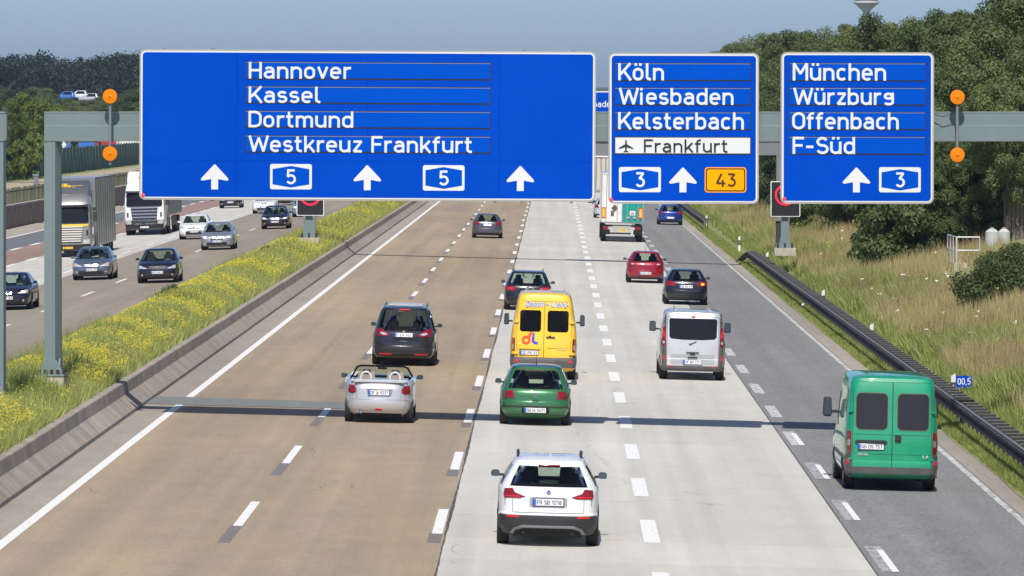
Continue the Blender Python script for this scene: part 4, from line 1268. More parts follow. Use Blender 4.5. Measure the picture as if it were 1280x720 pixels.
def make_car(kind, loc, heading, label, group, pnt, W, H, L, spec, roll=K, ov=.75, wb=2.55, tyre=.315, rowkw=None, loftkw=None, colour_name=None, deck_z=None,
             glass=('rear_window', 'side_window', 'windshield'), rows=None, ib=None, ir=None, mirror_mat=None, mir=None, cat='car', do_seats=True, name='car', glass_m=None, rear_glass=None):
    root = empty(name, loc, label, cat, group, rot=(0, roll, heading))
    if rows is None:
        rows, ib, ir = rows_car(W, H, L, ov=ov, **(rowkw or {}))
    lf = Loft(rows, **(loftkw or {}))
    mb, gl = lf.body(glass=(ib, ir, set(glass)) if glass else None)
    bo = mb.build('body', pnt, root, smooth=32)
    for nm, g in gl.items():
        gm = M_GLASS
        if nm == 'rear_window' and rear_glass: gm = rear_glass
        if nm.startswith('side') and glass_m: gm = glass_m
        bmg = g.mesh(nm.replace('_far', ''), gm)
        b_ = bmesh.new(); b_.from_mesh(bmg); bmesh.ops.remove_doubles(b_, verts=b_.verts, dist=1e-4); b_.to_mesh(bmg); b_.free()
        bmg.shade_smooth()
        link_mesh(nm.replace('_far', ''), bmg, root)
    w = W / 2
    for sx in (-1, 1):
        wheel(root, sx * (w - .118), 0, tyre); wheel(root, sx * (w - .118), wb, tyre)
        arch = []
        for yy in (0, wb):
            mbp = lf.patch('R' if sx > 0 else 'L', [(yy + (tyre + .055) * math.cos(math.radians(a)), tyre + (tyre + .055) * math.sin(math.radians(a))) for a in range(0, 181, 15)], off=.002, nr=6, nc=6)
            mbp.build('wheel_arch', M_UNDER, root)
    MB().box((0, wb / 2, .30), (W * .86, wb + .3, .2)).build('underbody', M_UNDER, root)
    belt = rows[ib][0] if ib else 1
    if do_seats:
        seats(root, belt, wb * .55, w, rows[ib][2] + .15, rows[ib][3] - .1)
    if mir is not False:
        my = (rows[ib][3] if ib else wb) - .55
        mirrors(root, *(mir or (w * .93, my, belt + .07)), mirror_mat or pnt)
    for it in spec:
        nm, m, face, poly, mirr = it[:5]
        off = it[5] if len(it) > 5 else .008
        for k in ((False, True) if mirr else (False,)):
            lf.patch(face, poly, off=off, mirror=k).build(nm, m, root, smooth=50)
    return root, lf

def trap(xb, xt, z0, z1, r=.05):
    """symmetric window outline with soft corners"""
    return [(xb - r, z0), (xb, z0 + r), (xt + .0, z1 - r), (xt - r, z1), (-xt + r, z1), (-xt, z1 - r), (-xb, z0 + r), (-xb + r, z0)]
def rbox(x0, x1, z0, z1, r=.04):
    return [(x0 + r, z0), (x1 - r, z0), (x1, z0 + r), (x1, z1 - r), (x1 - r, z1), (x0 + r, z1), (x0, z1 - r), (x0, z0 + r)]
def bar_(x, z0, z1): return rbox(-x, x, z0, z1, .008)

G_AWAY = 'cars driving away from the camera'
G_ONC = 'oncoming cars on the far carriageway'
def place_r(px, py, W):          # rear axle stands under the photographed tyre contact
    x, d = right_at(px, py)
    return (x, d + .0, zr(x))
def place_l(px, py):
    x, d = left_at(px, py)
    return (x, d, zl(x))

# ---- A white crossover, nearest
p = place_r(684, 680, 1.8)
wp = paint('white_paint', (0.72, 0.73, 0.74))
root, lf = make_car('A', p, 0, 'white crossover with black bumper and roof rails, nearest car in the picture', G_AWAY, wp, 1.80, 1.545, 4.45, [
    ('tail_light', M_RED, 'r', [(.40, .875), (.50, .845), (.80, .835), (.83, .90), (.80, 1.0), (.63, 1.01), (.59, .94)], True, .012),
    ('tail_light_inner', M_REDB, 'r', [(.50, .865), (.78, .865), (.78, .885), (.50, .885)], True, .016),
    ('bumper_trim', M_PLAST, 'r', [(.96, .20), (1.06, .28), (1.06, .50), (.98, .555), (-.98, .555), (-1.06, .50), (-1.06, .28), (-.96, .20)], False, .014),
    ('skid_plate', mat('silver_plastic', (.24, .24, .25), rough=.4, metal=.4), 'r', [(.68, .24), (.60, .335), (.45, .385), (-.45, .385), (-.60, .335), (-.68, .24)], False, .02),
    ('skid_recess', M_UNDER, 'r', [(.63, .19), (.56, .30), (.42, .345), (-.42, .345), (-.56, .30), (-.63, .19)], False, .026),
    ('rear_reflector', M_REDB, 'r', rbox(.50, .74, .515, .545, .008), True, .02),
    ('plate_recess', mat('recess_grey', (.30, .31, .32), rough=.5), 'r', rbox(-.33, .33, .70, .87, .02), False, .006),
    ('tailgate_seam', M_GPLAST, 'r', rbox(.625, .633, .60, .84, .003), True, .004),
    ('tailgate_seam', M_GPLAST, 'r', bar_(.62, .592, .599), False, .004),
    ('window_surround', M_PANE, 'r', trap(.66, .60, 1.05, 1.10, .02), False, .006),
    ('brake_light', M_RED, 'r', rbox(-.19, .19, 1.375, 1.40, .01), False, .03),
    ], ov=.83, wb=2.76, tyre=.345, rowkw=dict(belt=1.05, hood=.95, rake=.40, rslope=.07, wsb=1.35, wst=2.0, tumble=.735, roofcut=.16, nr=7), loftkw=dict(rw=.80), mirror_mat=M_PLAST)
plate(root, lf, 'r', 0, .785, 'FR SB 1018')
for sx in (-1, 1):
    MB().tube([Vector((sx * .55, .30, 1.47)), Vector((sx * .56, .45, 1.53)), Vector((sx * .57, 1.2, 1.56)), Vector((sx * .56, 1.9, 1.53)), Vector((sx * .55, 2.05, 1.46))], .02, 8).build('roof_rail', M_PLAST, root)
MB().cyl((0, lf.surf('r', 0, .96).y - .02, .96), (0, lf.surf('r', 0, .96).y + .02, .96), .042, n=20).build('round_badge', M_CHROME, root)
yb = lf.surf('r', 0, .96).y
bd = MB()
for q in range(4):
    bd.prism([(0, .96)] + circle(0, .96, .03, 4, 90 * q, 90 * q + 90), 'y', yb - .024, yb - .02)
bd = MB(); bd.prism([(0, .96)] + circle(0, .96, .03, 4, 0, 90), 'y', yb - .026, yb - .02); bd.prism([(0, .96)] + circle(0, .96, .03, 4, 180, 270), 'y', yb - .026, yb - .02)
bd.build('badge_quarters', M_EU, root)
yy = lf.surf('r', 0, 1.12).y
MB().tube([Vector((.02, yy - .03, 1.06)), Vector((-.30, yy + .0, 1.10))], .009, 5).build('rear_wiper', M_PLAST, root)
for sx in (-1, 1): MB().cyl((sx * .42, -.74, .27), (sx * .42, -.50, .27), .035, n=12).build('exhaust', M_GPLAST, root)
MB().cyl((.02, .42, 1.51), (.02, .34, 1.60), .03, .004, n=8).build('aerial', wp, root)

# ---- B silver open roadster
p = place_r(473.5, 527.5, 1.67)
sp_ = paint('silver_paint', (0.60, 0.61, 0.64), metal=.45, rough=.33)
rows, ib, ir = rows_car(1.69, 1.37, 3.83, ov=.72, belt=1.02, hood=.86, rake=.2, rslope=.16, wsb=1.30, wst=1.75, nr=4.6, bump=.05)
rows = rows[:ib + 1]
rows[0:3] = [(.17, .70, -.42, 2.9, 5), (.26, .79, -.62, 3.05, 4.8), (.38, .835, -.70, 3.1, 4.6)]
rows.append((1.035, .74, rows[ib][2] + .10, rows[ib][3] - .05, 4.6))
root = empty('convertible', p, 'silver open-top convertible with white roll hoops behind beige seats', 'car', G_AWAY, rot=(0, K, 0))
lf = Loft(rows)
mb, _ = lf.body(open_top=True)
mb.build('body', sp_, root, smooth=35)
# rear deck, cabin tub
dk = MB(); dk.box((0, .02, 1.02), (1.36, .95, .05)); dk.box((0, -.38, 1.0), (1.2, .4, .03)); dk.build('boot_lid_rear_deck', sp_, root)
MB().box((0, 1.35, .72), (1.36, 1.7, .04)).build('cabin_deck', M_UNDER, root)
MB().box((0, 2.55, 1.00), (1.3, .9, .05)).build('bonnet_deck', sp_, root)
for sx in (-1, 1):
    MB().box((sx * .35, .85, .92), (.48, .16, .52), taper=(.8, .8)).build('seat', M_BEIGE, root)
    MB().box((sx * .35, .82, 1.17), (.22, .09, .11), taper=(.8, .8)).build('headrest', M_SEAT, root)
    hoop = [Vector((sx * .35 + .125 * math.cos(math.radians(a)), .50, 1.04 + .145 * math.sin(math.radians(a)))) for a in range(0, 181, 15)]
    MB().tube(hoop, .024, 8).build('roll_hoop', mat('hoop_white', (.55, .56, .60), rough=.25), root)
    MB().box((sx * .80, 1.4, .99), (.10, 1.6, .08)).build('door_top', sp_, root)
fr = MB()
wpts = [Vector((-.74, 2.22, 1.0)), Vector((-.62, 1.80, 1.235)), Vector((-.52, 1.72, 1.275)), Vector((.52, 1.72, 1.275)), Vector((.62, 1.80, 1.235)), Vector((.74, 2.22, 1.0))]
fr.tube(wpts, .024, 8); fr.build('windshield_frame', M_PLAST, root)
me = bpy.data.meshes.new('windshield'); me.from_pydata([tuple(v) for v in wpts], [], [(0, 1, 2, 3, 4, 5)]); me.materials.append(M_GLASS); link_mesh('windshield', me, root)
MB().box((0, 2.05, .98), (1.35, .45, .12), taper=(.95, .6)).build('dashboard', M_BEIGE, root)
MB().box((0, 1.76, 1.22), (.22, .03, .05)).build('inner_mirror', M_PLAST, root)
for nm, m, face, poly, mr, off in [
    ('tail_light', M_RED, 'r', [(.57, .74), (.66, .70), (.83, .72), (.86, .86), (.80, .91), (.62, .90), (.56, .83)], True, .014),
    ('plate_recess', mat('recess_silver', (.28, .29, .31), rough=.4, metal=.4), 'r', [(-.24, .67), (.30, .67), (.33, .815), (-.30, .815)], False, .006),
    ('recess_shadow_line', M_GPLAST, 'r', bar_(.33, .815, .825), False, .010),
    ('fog_light', M_REDB, 'r', [(-.09, .345), (-.07, .315), (.07, .315), (.09, .345), (.06, .365), (-.06, .365)], False, .014),
    ('lower_grille', M_UNDER, 'r', rbox(-.58, .58, .17, .245, .02), False, .012),
    ('boot_seam', M_GPLAST, 'r', rbox(.545, .552, .60, .94, .003), True, .004),
    ('bumper_crease', mat('crease_silver', (.36, .37, .39), rough=.3, metal=.5), 'r', bar_(.78, .572, .584), False, .006)]:
    for k in ((False, True) if mr else (False,)): lf.patch(face, poly, off=off, mirror=k).build(nm, m, root, smooth=50)
plate(root, lf, 'r', 0.0, .742, 'DF IA 9237', w=.50)
mirrors(root, .80, 1.85, 1.02, paint('silver_mirror', (.42, .50, .52), metal=.4), w=.17)
for sx in (-1, 1):
    wheel(root, sx * .72, 0, .30, .20); wheel(root, sx * .72, 2.44, .30, .20)
MB().box((0, 1.2, .30), (1.4, 2.9, .2)).build('underbody', M_UNDER, root)
for q in (-.50, -.42): MB().cyl((q, -.66, .27), (q, -.45, .27), .035, n=12).build('exhaust', M_STEEL2, root)

# ---- C dark people carrier
dk_ = paint('anthracite_paint', (0.014, 0.015, 0.020), metal=.0, rough=.25)
p = place_r(504.5, 456, 1.88)
root, lf = make_car('C', p, 0, 'dark grey people carrier with roof rails ahead of the silver convertible', G_AWAY, dk_, 1.88, 1.74, 4.82, [
    ('tail_light', M_RED, 'r', [(.40, .90), (.52, .86), (.86, .87), (.88, .98), (.84, 1.08), (.70, 1.10), (.55, 1.02)], True, .014),
    ('light_insert', M_CLEAR, 'r', [(.47, .92), (.60, .90), (.72, .95), (.66, .985), (.55, .96)], True, .019),
    ('rear_reflector', M_REDB, 'r', rbox(.33, .74, .33, .37, .01), True, .016),
    ('chrome_strip', M_CHROME, 'r', rbox(-.10, .10, .725, .74, .004), False, .014),
    ('bumper_step', mat('bumper_dark', (.018, .018, .02), rough=.5), 'r', rbox(-.92, .92, .30, .56, .06), False, .006),
    ('brake_light', M_REDB, 'r', rbox(-.15, .15, 1.615, 1.645, .01), False, .03)], ov=.90, wb=2.85, tyre=.33,
    rowkw=dict(belt=1.03, hood=.92, rake=.42, rslope=.06, wsb=1.0, wst=1.95, tumble=.76, roofcut=.12), rear_glass=M_GLASSD, loftkw=dict(rw=.84))
plate(root, lf, 'r', 0, .915, 'F EA 262')
MB().cyl((0, lf.surf('r', 0, 1.0).y - .015, 1.0), (0, lf.surf('r', 0, 1.0).y, 1.0), .05, n=16).build('oval_badge', M_CHROME, root)
for sx in (-1, 1): MB().tube([Vector((sx * .62, .35, 1.66)), Vector((sx * .62, .5, 1.76)), Vector((sx * .62, 2.3, 1.77)), Vector((sx * .62, 2.5, 1.66))], .02, 6).build('roof_rail', M_RIM, root)
MB().box((0, 1.3, 1.752), (1.0, 1.7, .02)).build('panorama_roof', mat('pale_roof', (.6, .6, .58), rough=.25, coat=.5), root)
yy = lf.surf('r', 0, 1.12).y
MB().tube([Vector((.05, yy - .02, 1.07)), Vector((.34, yy + .01, 1.11))], .009, 5).build('rear_wiper', M_PLAST, root)

# ---- D green hatchback
gp_ = paint('dark_green_paint', (0.035, 0.165, 0.06), metal=.25, rough=.3)
p = place_r(668.5, 530.5, 1.735)
root, lf = make_car('D', p, 0, 'metallic green hatchback following directly behind the yellow van', G_AWAY, gp_, 1.735, 1.44, 4.15, [
    ('tail_light', M_RED, 'r', [(.51, .66), (.76, .66), (.79, .71), (.77, .83), (.54, .84)], True, .014),
    ('bumper_strip', M_PLAST, 'r', bar_(.90, .455, .485), False, .014),
    ('plate_recess', M_UNDER, 'r', rbox(-.32, .34, .31, .45, .02), False, .008),
    ('lower_bumper', mat('lower_green', (.02, .085, .035), rough=.4), 'r', rbox(-.88, .88, .19, .29, .03), False, .004),
    ('tailgate_handle', mat('handle_green', (.02, .09, .04), rough=.4), 'r', rbox(-.085, .085, .615, .64, .01), False, .012),
    ('tailgate_seam', M_GPLAST, 'r', rbox(.50, .507, .52, .88, .003), True, .004),
    ('tailgate_seam', M_GPLAST, 'r', bar_(.50, .512, .52), False, .004)], ov=.78, wb=2.51, tyre=.31,
    rowkw=dict(nr=6.5, belt=.89, hood=.80, rake=.42, rslope=.08, wsb=1.10, wst=1.75, tumble=.72, bump=.09), loftkw=dict(rw=.80))
plate(root, lf, 'r', 0, .385, 'GG IA 3471')
y_ = lf.surf('r', 0, .78).y
ringb = MB(); n = 18
for i in range(n):
    a = 2 * math.pi * i / n
    for rr in (.045, .035): ringb.v.append((rr * math.cos(a), y_ - .012, .76 + rr * math.sin(a)))
for i in range(n): j = (i + 1) % n; ringb.f.append((2 * i, 2 * i + 1, 2 * j + 1, 2 * j))
ringb.tube([Vector((-.025, y_ - .012, .79)), Vector((-.008, y_ - .012, .73)), Vector((0, y_ - .012, .755)), Vector((.008, y_ - .012, .73)), Vector((.025, y_ - .012, .79))], .004, 4)
ringb.build('round_badge', M_CHROME, root)
MB().cyl((.0, .62, 1.40), (.0, .22, 1.66), .008, .003, n=6).build('aerial', M_PLAST, root)
yy = lf.surf('r', 0, .98).y
MB().tube([Vector((.05, yy - .03, .92)), Vector((.34, yy - .0, .96))], .010, 5).build('rear_wiper', M_PLAST, root)

# ---- F dark estate ahead of the yellow van
bk = paint('blue_black_paint', (0.005, 0.006, 0.012), metal=.0, rough=.25)
def hatch_spec(lx0, lx1, lz0, lz1, pz=None, lit=False):
    sp = [('tail_light', M_RED, 'r', [(lx0, lz0 + .04), (lx0 + .08, lz0), (lx1 - .02, lz0), (lx1, lz0 + .06), (lx1 - .02, lz1), (lx0 + .12, lz1 - .01)], True, .014),
          ('bumper_lower', M_PLAST, 'r', rbox(-.80, .80, .20, .30, .03), False, .006),
          ('tailgate_seam', M_GPLAST, 'r', bar_(.55, .60, .608), False, .004)]
    if lit: sp.append(('brake_lamp', M_REDB, 'r', rbox(lx0 + .12, lx1 - .06, lz0 + .07, lz1 - .06, .02), True, .018))
    return sp
p = place_r(659, 387.5, 1.8)
root, lf = make_car('F', p, 0, 'blue-black estate car with lit brake lights ahead of the yellow van', G_AWAY, bk, 1.80, 1.50, 4.4, hatch_spec(.42, .86, .74, .93, lit=True), ov=.85, wb=2.6,
    rowkw=dict(belt=.95, hood=.86, rake=.42, rslope=.07, tumble=.74), loftkw=dict(rw=.80))
plate(root, lf, 'r', 0, .70, 'GG BM 24')
for sx in (-1, 1): MB().tube([Vector((sx * .56, .3, 1.43)), Vector((sx * .56, .45, 1.52)), Vector((sx * .56, 2.1, 1.52)), Vector((sx * .56, 2.25, 1.43))], .018, 6).build('roof_rail', M_PLAST, root)
MB().cyl((0, lf.surf('r', 0, .88).y - .02, .88), (0, lf.surf('r', 0, .88).y, .88), .06, n=14).build('badge', M_CHROME, root)

# ---- H red hatchback
rd = paint('red_paint', (0.30, 0.006, 0.018), metal=.3, rough=.28)
p = place_r(806, 353.5, 1.69)
root, lf = make_car('H', p, 0, 'dark red hatchback at the right edge of the concrete lanes', G_AWAY, rd, 1.69, 1.43, 3.95, [
    ('tail_light', M_RED, 'r', [(.40, .80), (.50, .76), (.80, .77), (.82, .90), (.72, .95), (.50, .93)], True, .014),
    ('light_insert', M_CLEAR, 'r', rbox(.50, .66, .83, .88, .02), True, .018),
    ('bumper_lower', M_PLAST, 'r', rbox(-.72, .72, .18, .28, .03), False, .006),
    ('tailgate_seam', mat('seam_red', (.1, .004, .008)), 'r', bar_(.55, .60, .61), False, .004)], ov=.72, wb=2.46,
    rowkw=dict(belt=.96, hood=.85, rake=.38, rslope=.10, tumble=.70), loftkw=dict(rw=.76))
plate(root, lf, 'r', 0, .455, 'WI EZ 308')
MB().cyl((0, lf.surf('r', 0, .86).y - .02, .86), (0, lf.surf('r', 0, .86).y, .86), .055, n=14).build('badge', M_CHROME, root)
MB().cyl((.0, .62, 1.40), (.0, .30, 1.62), .008, .003, n=6).build('aerial', M_PLAST, root)

# ---- I black hatchback
p = place_r(856.5, 380.5, 1.77)
root, lf = make_car('I', p, 0, 'black hatchback straddling the edge of the grey lane, right brake light glowing orange', G_AWAY, bk, 1.77, 1.43, 4.2, hatch_spec(.40, .84, .76, .95), ov=.80, wb=2.58,
    rowkw=dict(belt=.96, hood=.86, rake=.45, rslope=.08, tumble=.70), loftkw=dict(rw=.78))
plate(root, lf, 'r', 0, .74, 'AB RS 63')
lf.patch('r', rbox(.60, .74, .80, .88, .02), off=.02).build('indicator_lit', M_BRAKE, root, smooth=50)

# ---- J grey hatchback under the first sign
gy = paint('slate_paint', (0.095, 0.10, 0.125), metal=.45, rough=.3)
p = place_r(608.7, 297.5, 1.8)
root, lf = make_car('J', p, 0, 'slate grey hatchback alone in the brown lane below the widest sign', G_AWAY, gy, 1.80, 1.46, 4.3, hatch_spec(.42, .85, .80, .97), ov=.80, wb=2.58,
    rowkw=dict(belt=.99, hood=.88, rake=.45, rslope=.08, tumble=.70), loftkw=dict(rw=.78))
plate(root, lf, 'r', 0, .80, 'MTK A 42')if False else plate(root, lf, 'r', 0, .79, '')

# ---- K blue hatchback
bl = paint('blue_paint', (0.01, 0.035, 0.26), metal=.35, rough=.28)
p = place_r(837.3, 281, 1.75)
root, lf = make_car('K', p, 0, 'bright blue hatchback in the grey lane, farthest car on the right', G_AWAY, bl, 1.75, 1.42, 4.2, hatch_spec(.48, .85, .74, .95), ov=.76, wb=2.6,
    rowkw=dict(belt=.95, hood=.86, rake=.42, rslope=.08, tumble=.72), loftkw=dict(rw=.78))
plate(root, lf, 'r', 0, .50, '')
# ---- M car half hidden by the lorry
p = place_r(757, 272.5, 1.75)
root, lf = make_car('M', p, 0, 'silver car almost hidden in front of the white and teal lorry', G_AWAY, sp_, 1.75, 1.45, 4.3, hatch_spec(.48, .86, .74, .98), ov=.76, wb=2.6,
    rowkw=dict(belt=.97, hood=.86), loftkw=dict(rw=.78))
# ------------------------------------------------------------------ vans
def rows_van(W, H, L, ov, nose=1.0, tumble=.86, nr=14, roof_r=.14, bumper=.10, rlean=.10, belt=1.15, wsl=.75):
    w = W / 2; yr = -ov; yf = L - ov
    R = [(.26, .90 * w, yr + .14, yf - .25, nr), (.34, .97 * w, yr + .01, yf - .05, nr), (.50, w, yr, yf, nr), (.60, w, yr + .01, yf, nr),
         (.625, .99 * w, yr + bumper, yf - .04, nr), (.90, w, yr + bumper, yf - .25, nr), (belt - .1, w, yr + bumper + .005, yf - nose * .75, nr), (belt, .99 * w, yr + bumper + .01, yf - nose, nr)]
    ib = len(R) - 1
    zt = H - roof_r
    for t in (.25, .5, .75, 1.0):
        R.append((belt + (zt - belt) * t, w * (.99 + (tumble - .99) * t ** 1.3), yr + bumper + .01 + rlean * t, yf - nose - wsl * t, nr - 4 * t))
    ir = len(R) - 1
    R += [(H - roof_r * .4, w * (tumble - .05), yr + bumper + rlean + .05, yf - nose - wsl - .08, 9), (H - roof_r * .1, w * (tumble - .14), yr + bumper + rlean + .15, yf - nose - wsl - .2, 7), (H, w * .5, yr + bumper + rlean + .5, yf - nose - wsl - .6, 5)]
    return R, ib, ir

def van_common(root, lf, rows, ib, ir, pnt, W, wb, tyre, glass_side=True):
    w = W / 2
    mb, gl = lf.body(glass=(ib, ir, {'windshield'}))
    mb.build('body', pnt, root, smooth=32)
    for nm, g in gl.items(): g.build(nm, M_GLASS, root)
    for sx in (-1, 1):
        wheel(root, sx * (w - .14), 0, tyre, .23); wheel(root, sx * (w - .12), wb, tyre, .23)
        for yy in (0, wb):
            lf.patch('R' if sx > 0 else 'L', [(yy + (tyre + .06) * math.cos(math.radians(a)), tyre + (tyre + .06) * math.sin(math.radians(a))) for a in range(0, 181, 15)], off=.003, nr=6, nc=6).build('wheel_arch', M_UNDER, root)
    MB().box((0, wb / 2, .36), (W * .8, wb + .8, .2)).build('underbody', M_UNDER, root)
    MB().cyl((-w * .8, 0, tyre), (w * .8, 0, tyre), .06, n=10).build('rear_axle', M_UNDER, root)

def addp(root, lf, lst):
    for nm, m, face, poly, mr, off in lst:
        for k in ((False, True) if mr else (False,)): lf.patch(face, poly, off=off, mirror=k).build(nm, m, root, smooth=50)

# ---- yellow delivery van
yp = paint('yellow_paint', (0.86, 0.53, 0.035), rough=.35, dirt=.03)
p = place_r(678.5, 473, 1.93)
root = empty('delivery_van', p, 'yellow delivery van with blue and red lettering and two dark rear windows', 'van', 'vans driving away from the camera', rot=(0, K, 0))
rows, ib, ir = rows_van(1.90, 2.46, 5.2, 1.0, tumble=.80, rlean=.14, roof_r=.16)
lf = Loft(rows, b1=-.7, b2=.8, bow=.045); van_common(root, lf, rows, ib, ir, yp, 1.90, 3.2, .34)
M_YD = mat('dark_yellow_seam', (.30, .19, .02), rough=.6)  # dark yellow for the gaps round the rear doors
addp(root, lf, [
    ('rear_window', M_PANE, 'r', rbox(.09, .69, 1.36, 1.965, .05), True, .008),
    ('tail_light', M_RED, 'r', rbox(.815, .945, .78, 1.17, .02), True, .014),
    ('light_insert', M_CLEAR, 'r', rbox(.85, .92, .85, 1.0, .02), True, .019),
    ('door_seam', M_YD, 'r', rbox(-.012, .012, .63, 2.22, .003), False, .004),
    ('door_seam', M_YD, 'r', rbox(.765, .78, .63, 2.10, .003), True, .004),
    ('door_seam', M_YD, 'r', bar_(.66, 2.21, 2.225), False, .004),
    ('door_hinge', yp, 'r', rbox(.71, .85, 1.60, 1.68, .02), True, .05),
    ('door_hinge', yp, 'r', rbox(.71, .88, .72, .79, .02), True, .05),
    ('pressed_rib', mat('yellow_rib', (.78, .46, .03), rough=.4), 'r', rbox(-.72, -.08, .865, .905, .012), False, .028),
    ('pressed_rib', mat('yellow_rib', (.78, .46, .03), rough=.4), 'r', rbox(.08, .70, .905, .925, .01), False, .018),
    ('bumper', M_GPLAST, 'r', rbox(-.97, .97, .36, .60, .05), False, .05),
    ('bumper_corner', M_GPLAST, 'r', rbox(.83, .98, .55, .70, .02), True, .03),
    ('rear_reflector', M_REDB, 'r', rbox(.70, .80, .50, .56, .01), True, .06)])
pl = plate(root, lf, 'r', -.41, .765, 'OD PK 33')
y_ = lf.surf('r', .1, 1.2).y
MB().box((.19, y_ - .02, 1.21), (.25, .03, .035)).box((.17, y_ - .035, 1.245), (.06, .03, .03)).build('door_handle', M_PLAST, root)
M_LET = mat('lettering_pale_blue', (.22, .30, .55), rough=.5)
yt = lf.surf('r', 0, 2.1).y
tl = math.atan2(.14, 1.15)
for t, x, ww in (('Depot', -.55, .50), ('+', -.005, .11), ('Liehr', .17, .46)):
    sx_ = -.05 if x < -.3 else max(x, 0)
    text_obj(t, ww, .155, M_LET, root, (x, lf.surf('r', sx_, 2.06).y - .016, 2.07), slant=.18, sw=.17, rot=(-tl, 0, 0), dep=.001)
    text_obj(t, ww, .155, mat('lettering_edge', (.80, .80, .82), rough=.5), root, (x + .008, lf.surf('r', sx_, 2.06).y - .010, 2.065), slant=.18, sw=.26, rot=(-tl, 0, 0), dep=.0005)
lg = MB(); yl = lf.surf('r', -.15, 1.15).y - .010
def ringxz(mb, cx, cz, r0, r1, a0, a1, y, n=20):
    b = len(mb.v)
    for i in range(n + 1):
        a = math.radians(a0 + (a1 - a0) * i / n)
        mb.v.append((cx + r0 * math.cos(a), y, cz + r0 * math.sin(a))); mb.v.append((cx + r1 * math.cos(a), y, cz + r1 * math.sin(a)))
    for i in range(n): mb.f.append((b + 2 * i, b + 2 * i + 1, b + 2 * i + 3, b + 2 * i + 2))
ringxz(lg, -.50, 1.12, .125, .060, 0, 360, yl)
lg.v += [(-.455, yl, 1.24), (-.385, yl, 1.22), (-.335, yl, 1.35), (-.39, yl, 1.36)]; b = len(lg.v) - 4; lg.f.append((b, b + 1, b + 2, b + 3))
lg.build('logo_red', mat('logo_red_print', (.75, .09, .02), rough=.5), root)
lg = MB(); b = 0
lg.v += [(-.325, yl, 1.34), (-.27, yl, 1.33), (-.265, yl, 1.12), (-.345, yl, 1.12)]; lg.f.append((0, 1, 2, 3))
ringxz(lg, -.225, 1.12, .12, .045, 180, 270, yl, 8)
lg.v += [(-.225, yl, 1.0), (-.165, yl, 1.0), (-.165, yl, 1.075), (-.225, yl, 1.075)]; b = len(lg.v) - 4; lg.f.append((b, b + 1, b + 2, b + 3))
lg.build('logo_blue', mat('logo_blue_print', (.06, .07, .60), rough=.5), root)
text_obj('Sprinter', .24, .045, mat('lettering_grey', (.5, .5, .52), rough=.4), root, (.40, lf.surf('r', .5, .86).y - .03, .865), dep=.001, sw=.2)
for x in (-.55, -.35, -.12, .12, .35, .55): MB().box((x, 1.6, 2.452), (.03, 3.0, .018)).build('roof_rib', yp, root)
for sx in (-1, 1):
    o = MB().box((sx * 1.10, 3.1, 1.56), (.15, .12, .33), taper=(.9, .9)).build('side_mirror', M_PLAST, root); o.modifiers.new('b', 'BEVEL').width = .03
    MB().box((sx * 1.10, 3.035, 1.56), (.12, .012, .27)).build('mirror_glass', MATS['mirror_glass'], o)
    MB().box((sx * .99, 3.1, 1.5), (.14, .05, .05)).build('mirror_arm', M_PLAST, root)
MB().box((0, .2, .30), (1.1, .1, .12)).build('tow_bar', M_UNDER, root)

# ---- silver passenger van
sv = paint('silver_white_paint', (0.60, 0.61, 0.62), metal=.35, rough=.3)
p = place_r(864, 474, 1.90)
root = empty('passenger_van', p, 'silver passenger van with one wide black rear window and dark corners', 'van', 'vans driving away from the camera', rot=(0, K, 0))
rows, ib, ir = rows_van(1.904, 1.98, 4.78, .85, tumble=.87, rlean=.16, roof_r=.12, bumper=.06, belt=1.10, wsl=.85)
lf = Loft(rows, b1=-.7, b2=.8, bow=.045); van_common(root, lf, rows, ib, ir, sv, 1.904, 3.1, .325)
addp(root, lf, [
    ('corner_trim', M_GPLAST, 'r', [(.75, .40), (1.05, .40), (1.05, 1.86), (.86, 1.90), (.78, 1.75), (.765, 1.2)], True, .006),
    ('rear_window', M_PANE, 'r', [(-.62, 1.19), (-.68, 1.25), (-.69, 1.72), (-.66, 1.77), (.66, 1.77), (.69, 1.72), (.68, 1.25), (.62, 1.19), (.3, 1.165), (-.3, 1.165)], False, .010),
    ('tail_light', M_RED, 'r', rbox(.785, .90, .97, 1.52, .03), True, .016),
    ('light_insert', M_REDB, 'r', rbox(.80, .88, 1.22, 1.40, .02), True, .022),
    ('light_insert', M_CLEAR, 'r', rbox(.81, .87, 1.04, 1.12, .02), True, .022),
    ('panel_recess', mat('silver_recess', (.42, .43, .44), rough=.35, metal=.3), 'r', rbox(-.63, .63, .47, .75, .03), False, .004),
    ('door_seam', M_GPLAST, 'r', rbox(.735, .748, .42, 1.82, .003), True, .005),
    ('door_seam', M_GPLAST, 'r', bar_(.74, 1.82, 1.83), False, .005),
    ('bumper', M_GPLAST, 'r', rbox(-.98, .98, .30, .42, .04), False, .03),
    ('rear_reflector', M_REDB, 'r', rbox(.56, .68, .39, .415, .008), True, .045),
    ('lower_lamp', M_REDB, 'r', rbox(.80, .87, .58, .70, .02), True, .016),
    ('brake_light', M_REDB, 'r', rbox(-.06, .06, 1.80, 1.845, .015), False, .016)])
plate(root, lf, 'r', 0.0, .53, 'OF BM 3111')
y_ = lf.surf('r', 0, .80).y
MB().box((0, y_ - .02, .80), (.36, .035, .03)).box((0, y_ - .02, .76), (.14, .03, .05)).box((0, y_ - .02, .665), (.28, .03, .03)).build('door_handle', M_PLAST, root)
yy = lf.surf('r', 0, 1.15).y
MB().tube([Vector((-.08, yy - .03, 1.04)), Vector((.10, yy - .03, 1.12))], .012, 5).box((-.07, yy - .02, 1.04), (.08, .03, .04)).build('rear_wiper', M_GPLAST, root)
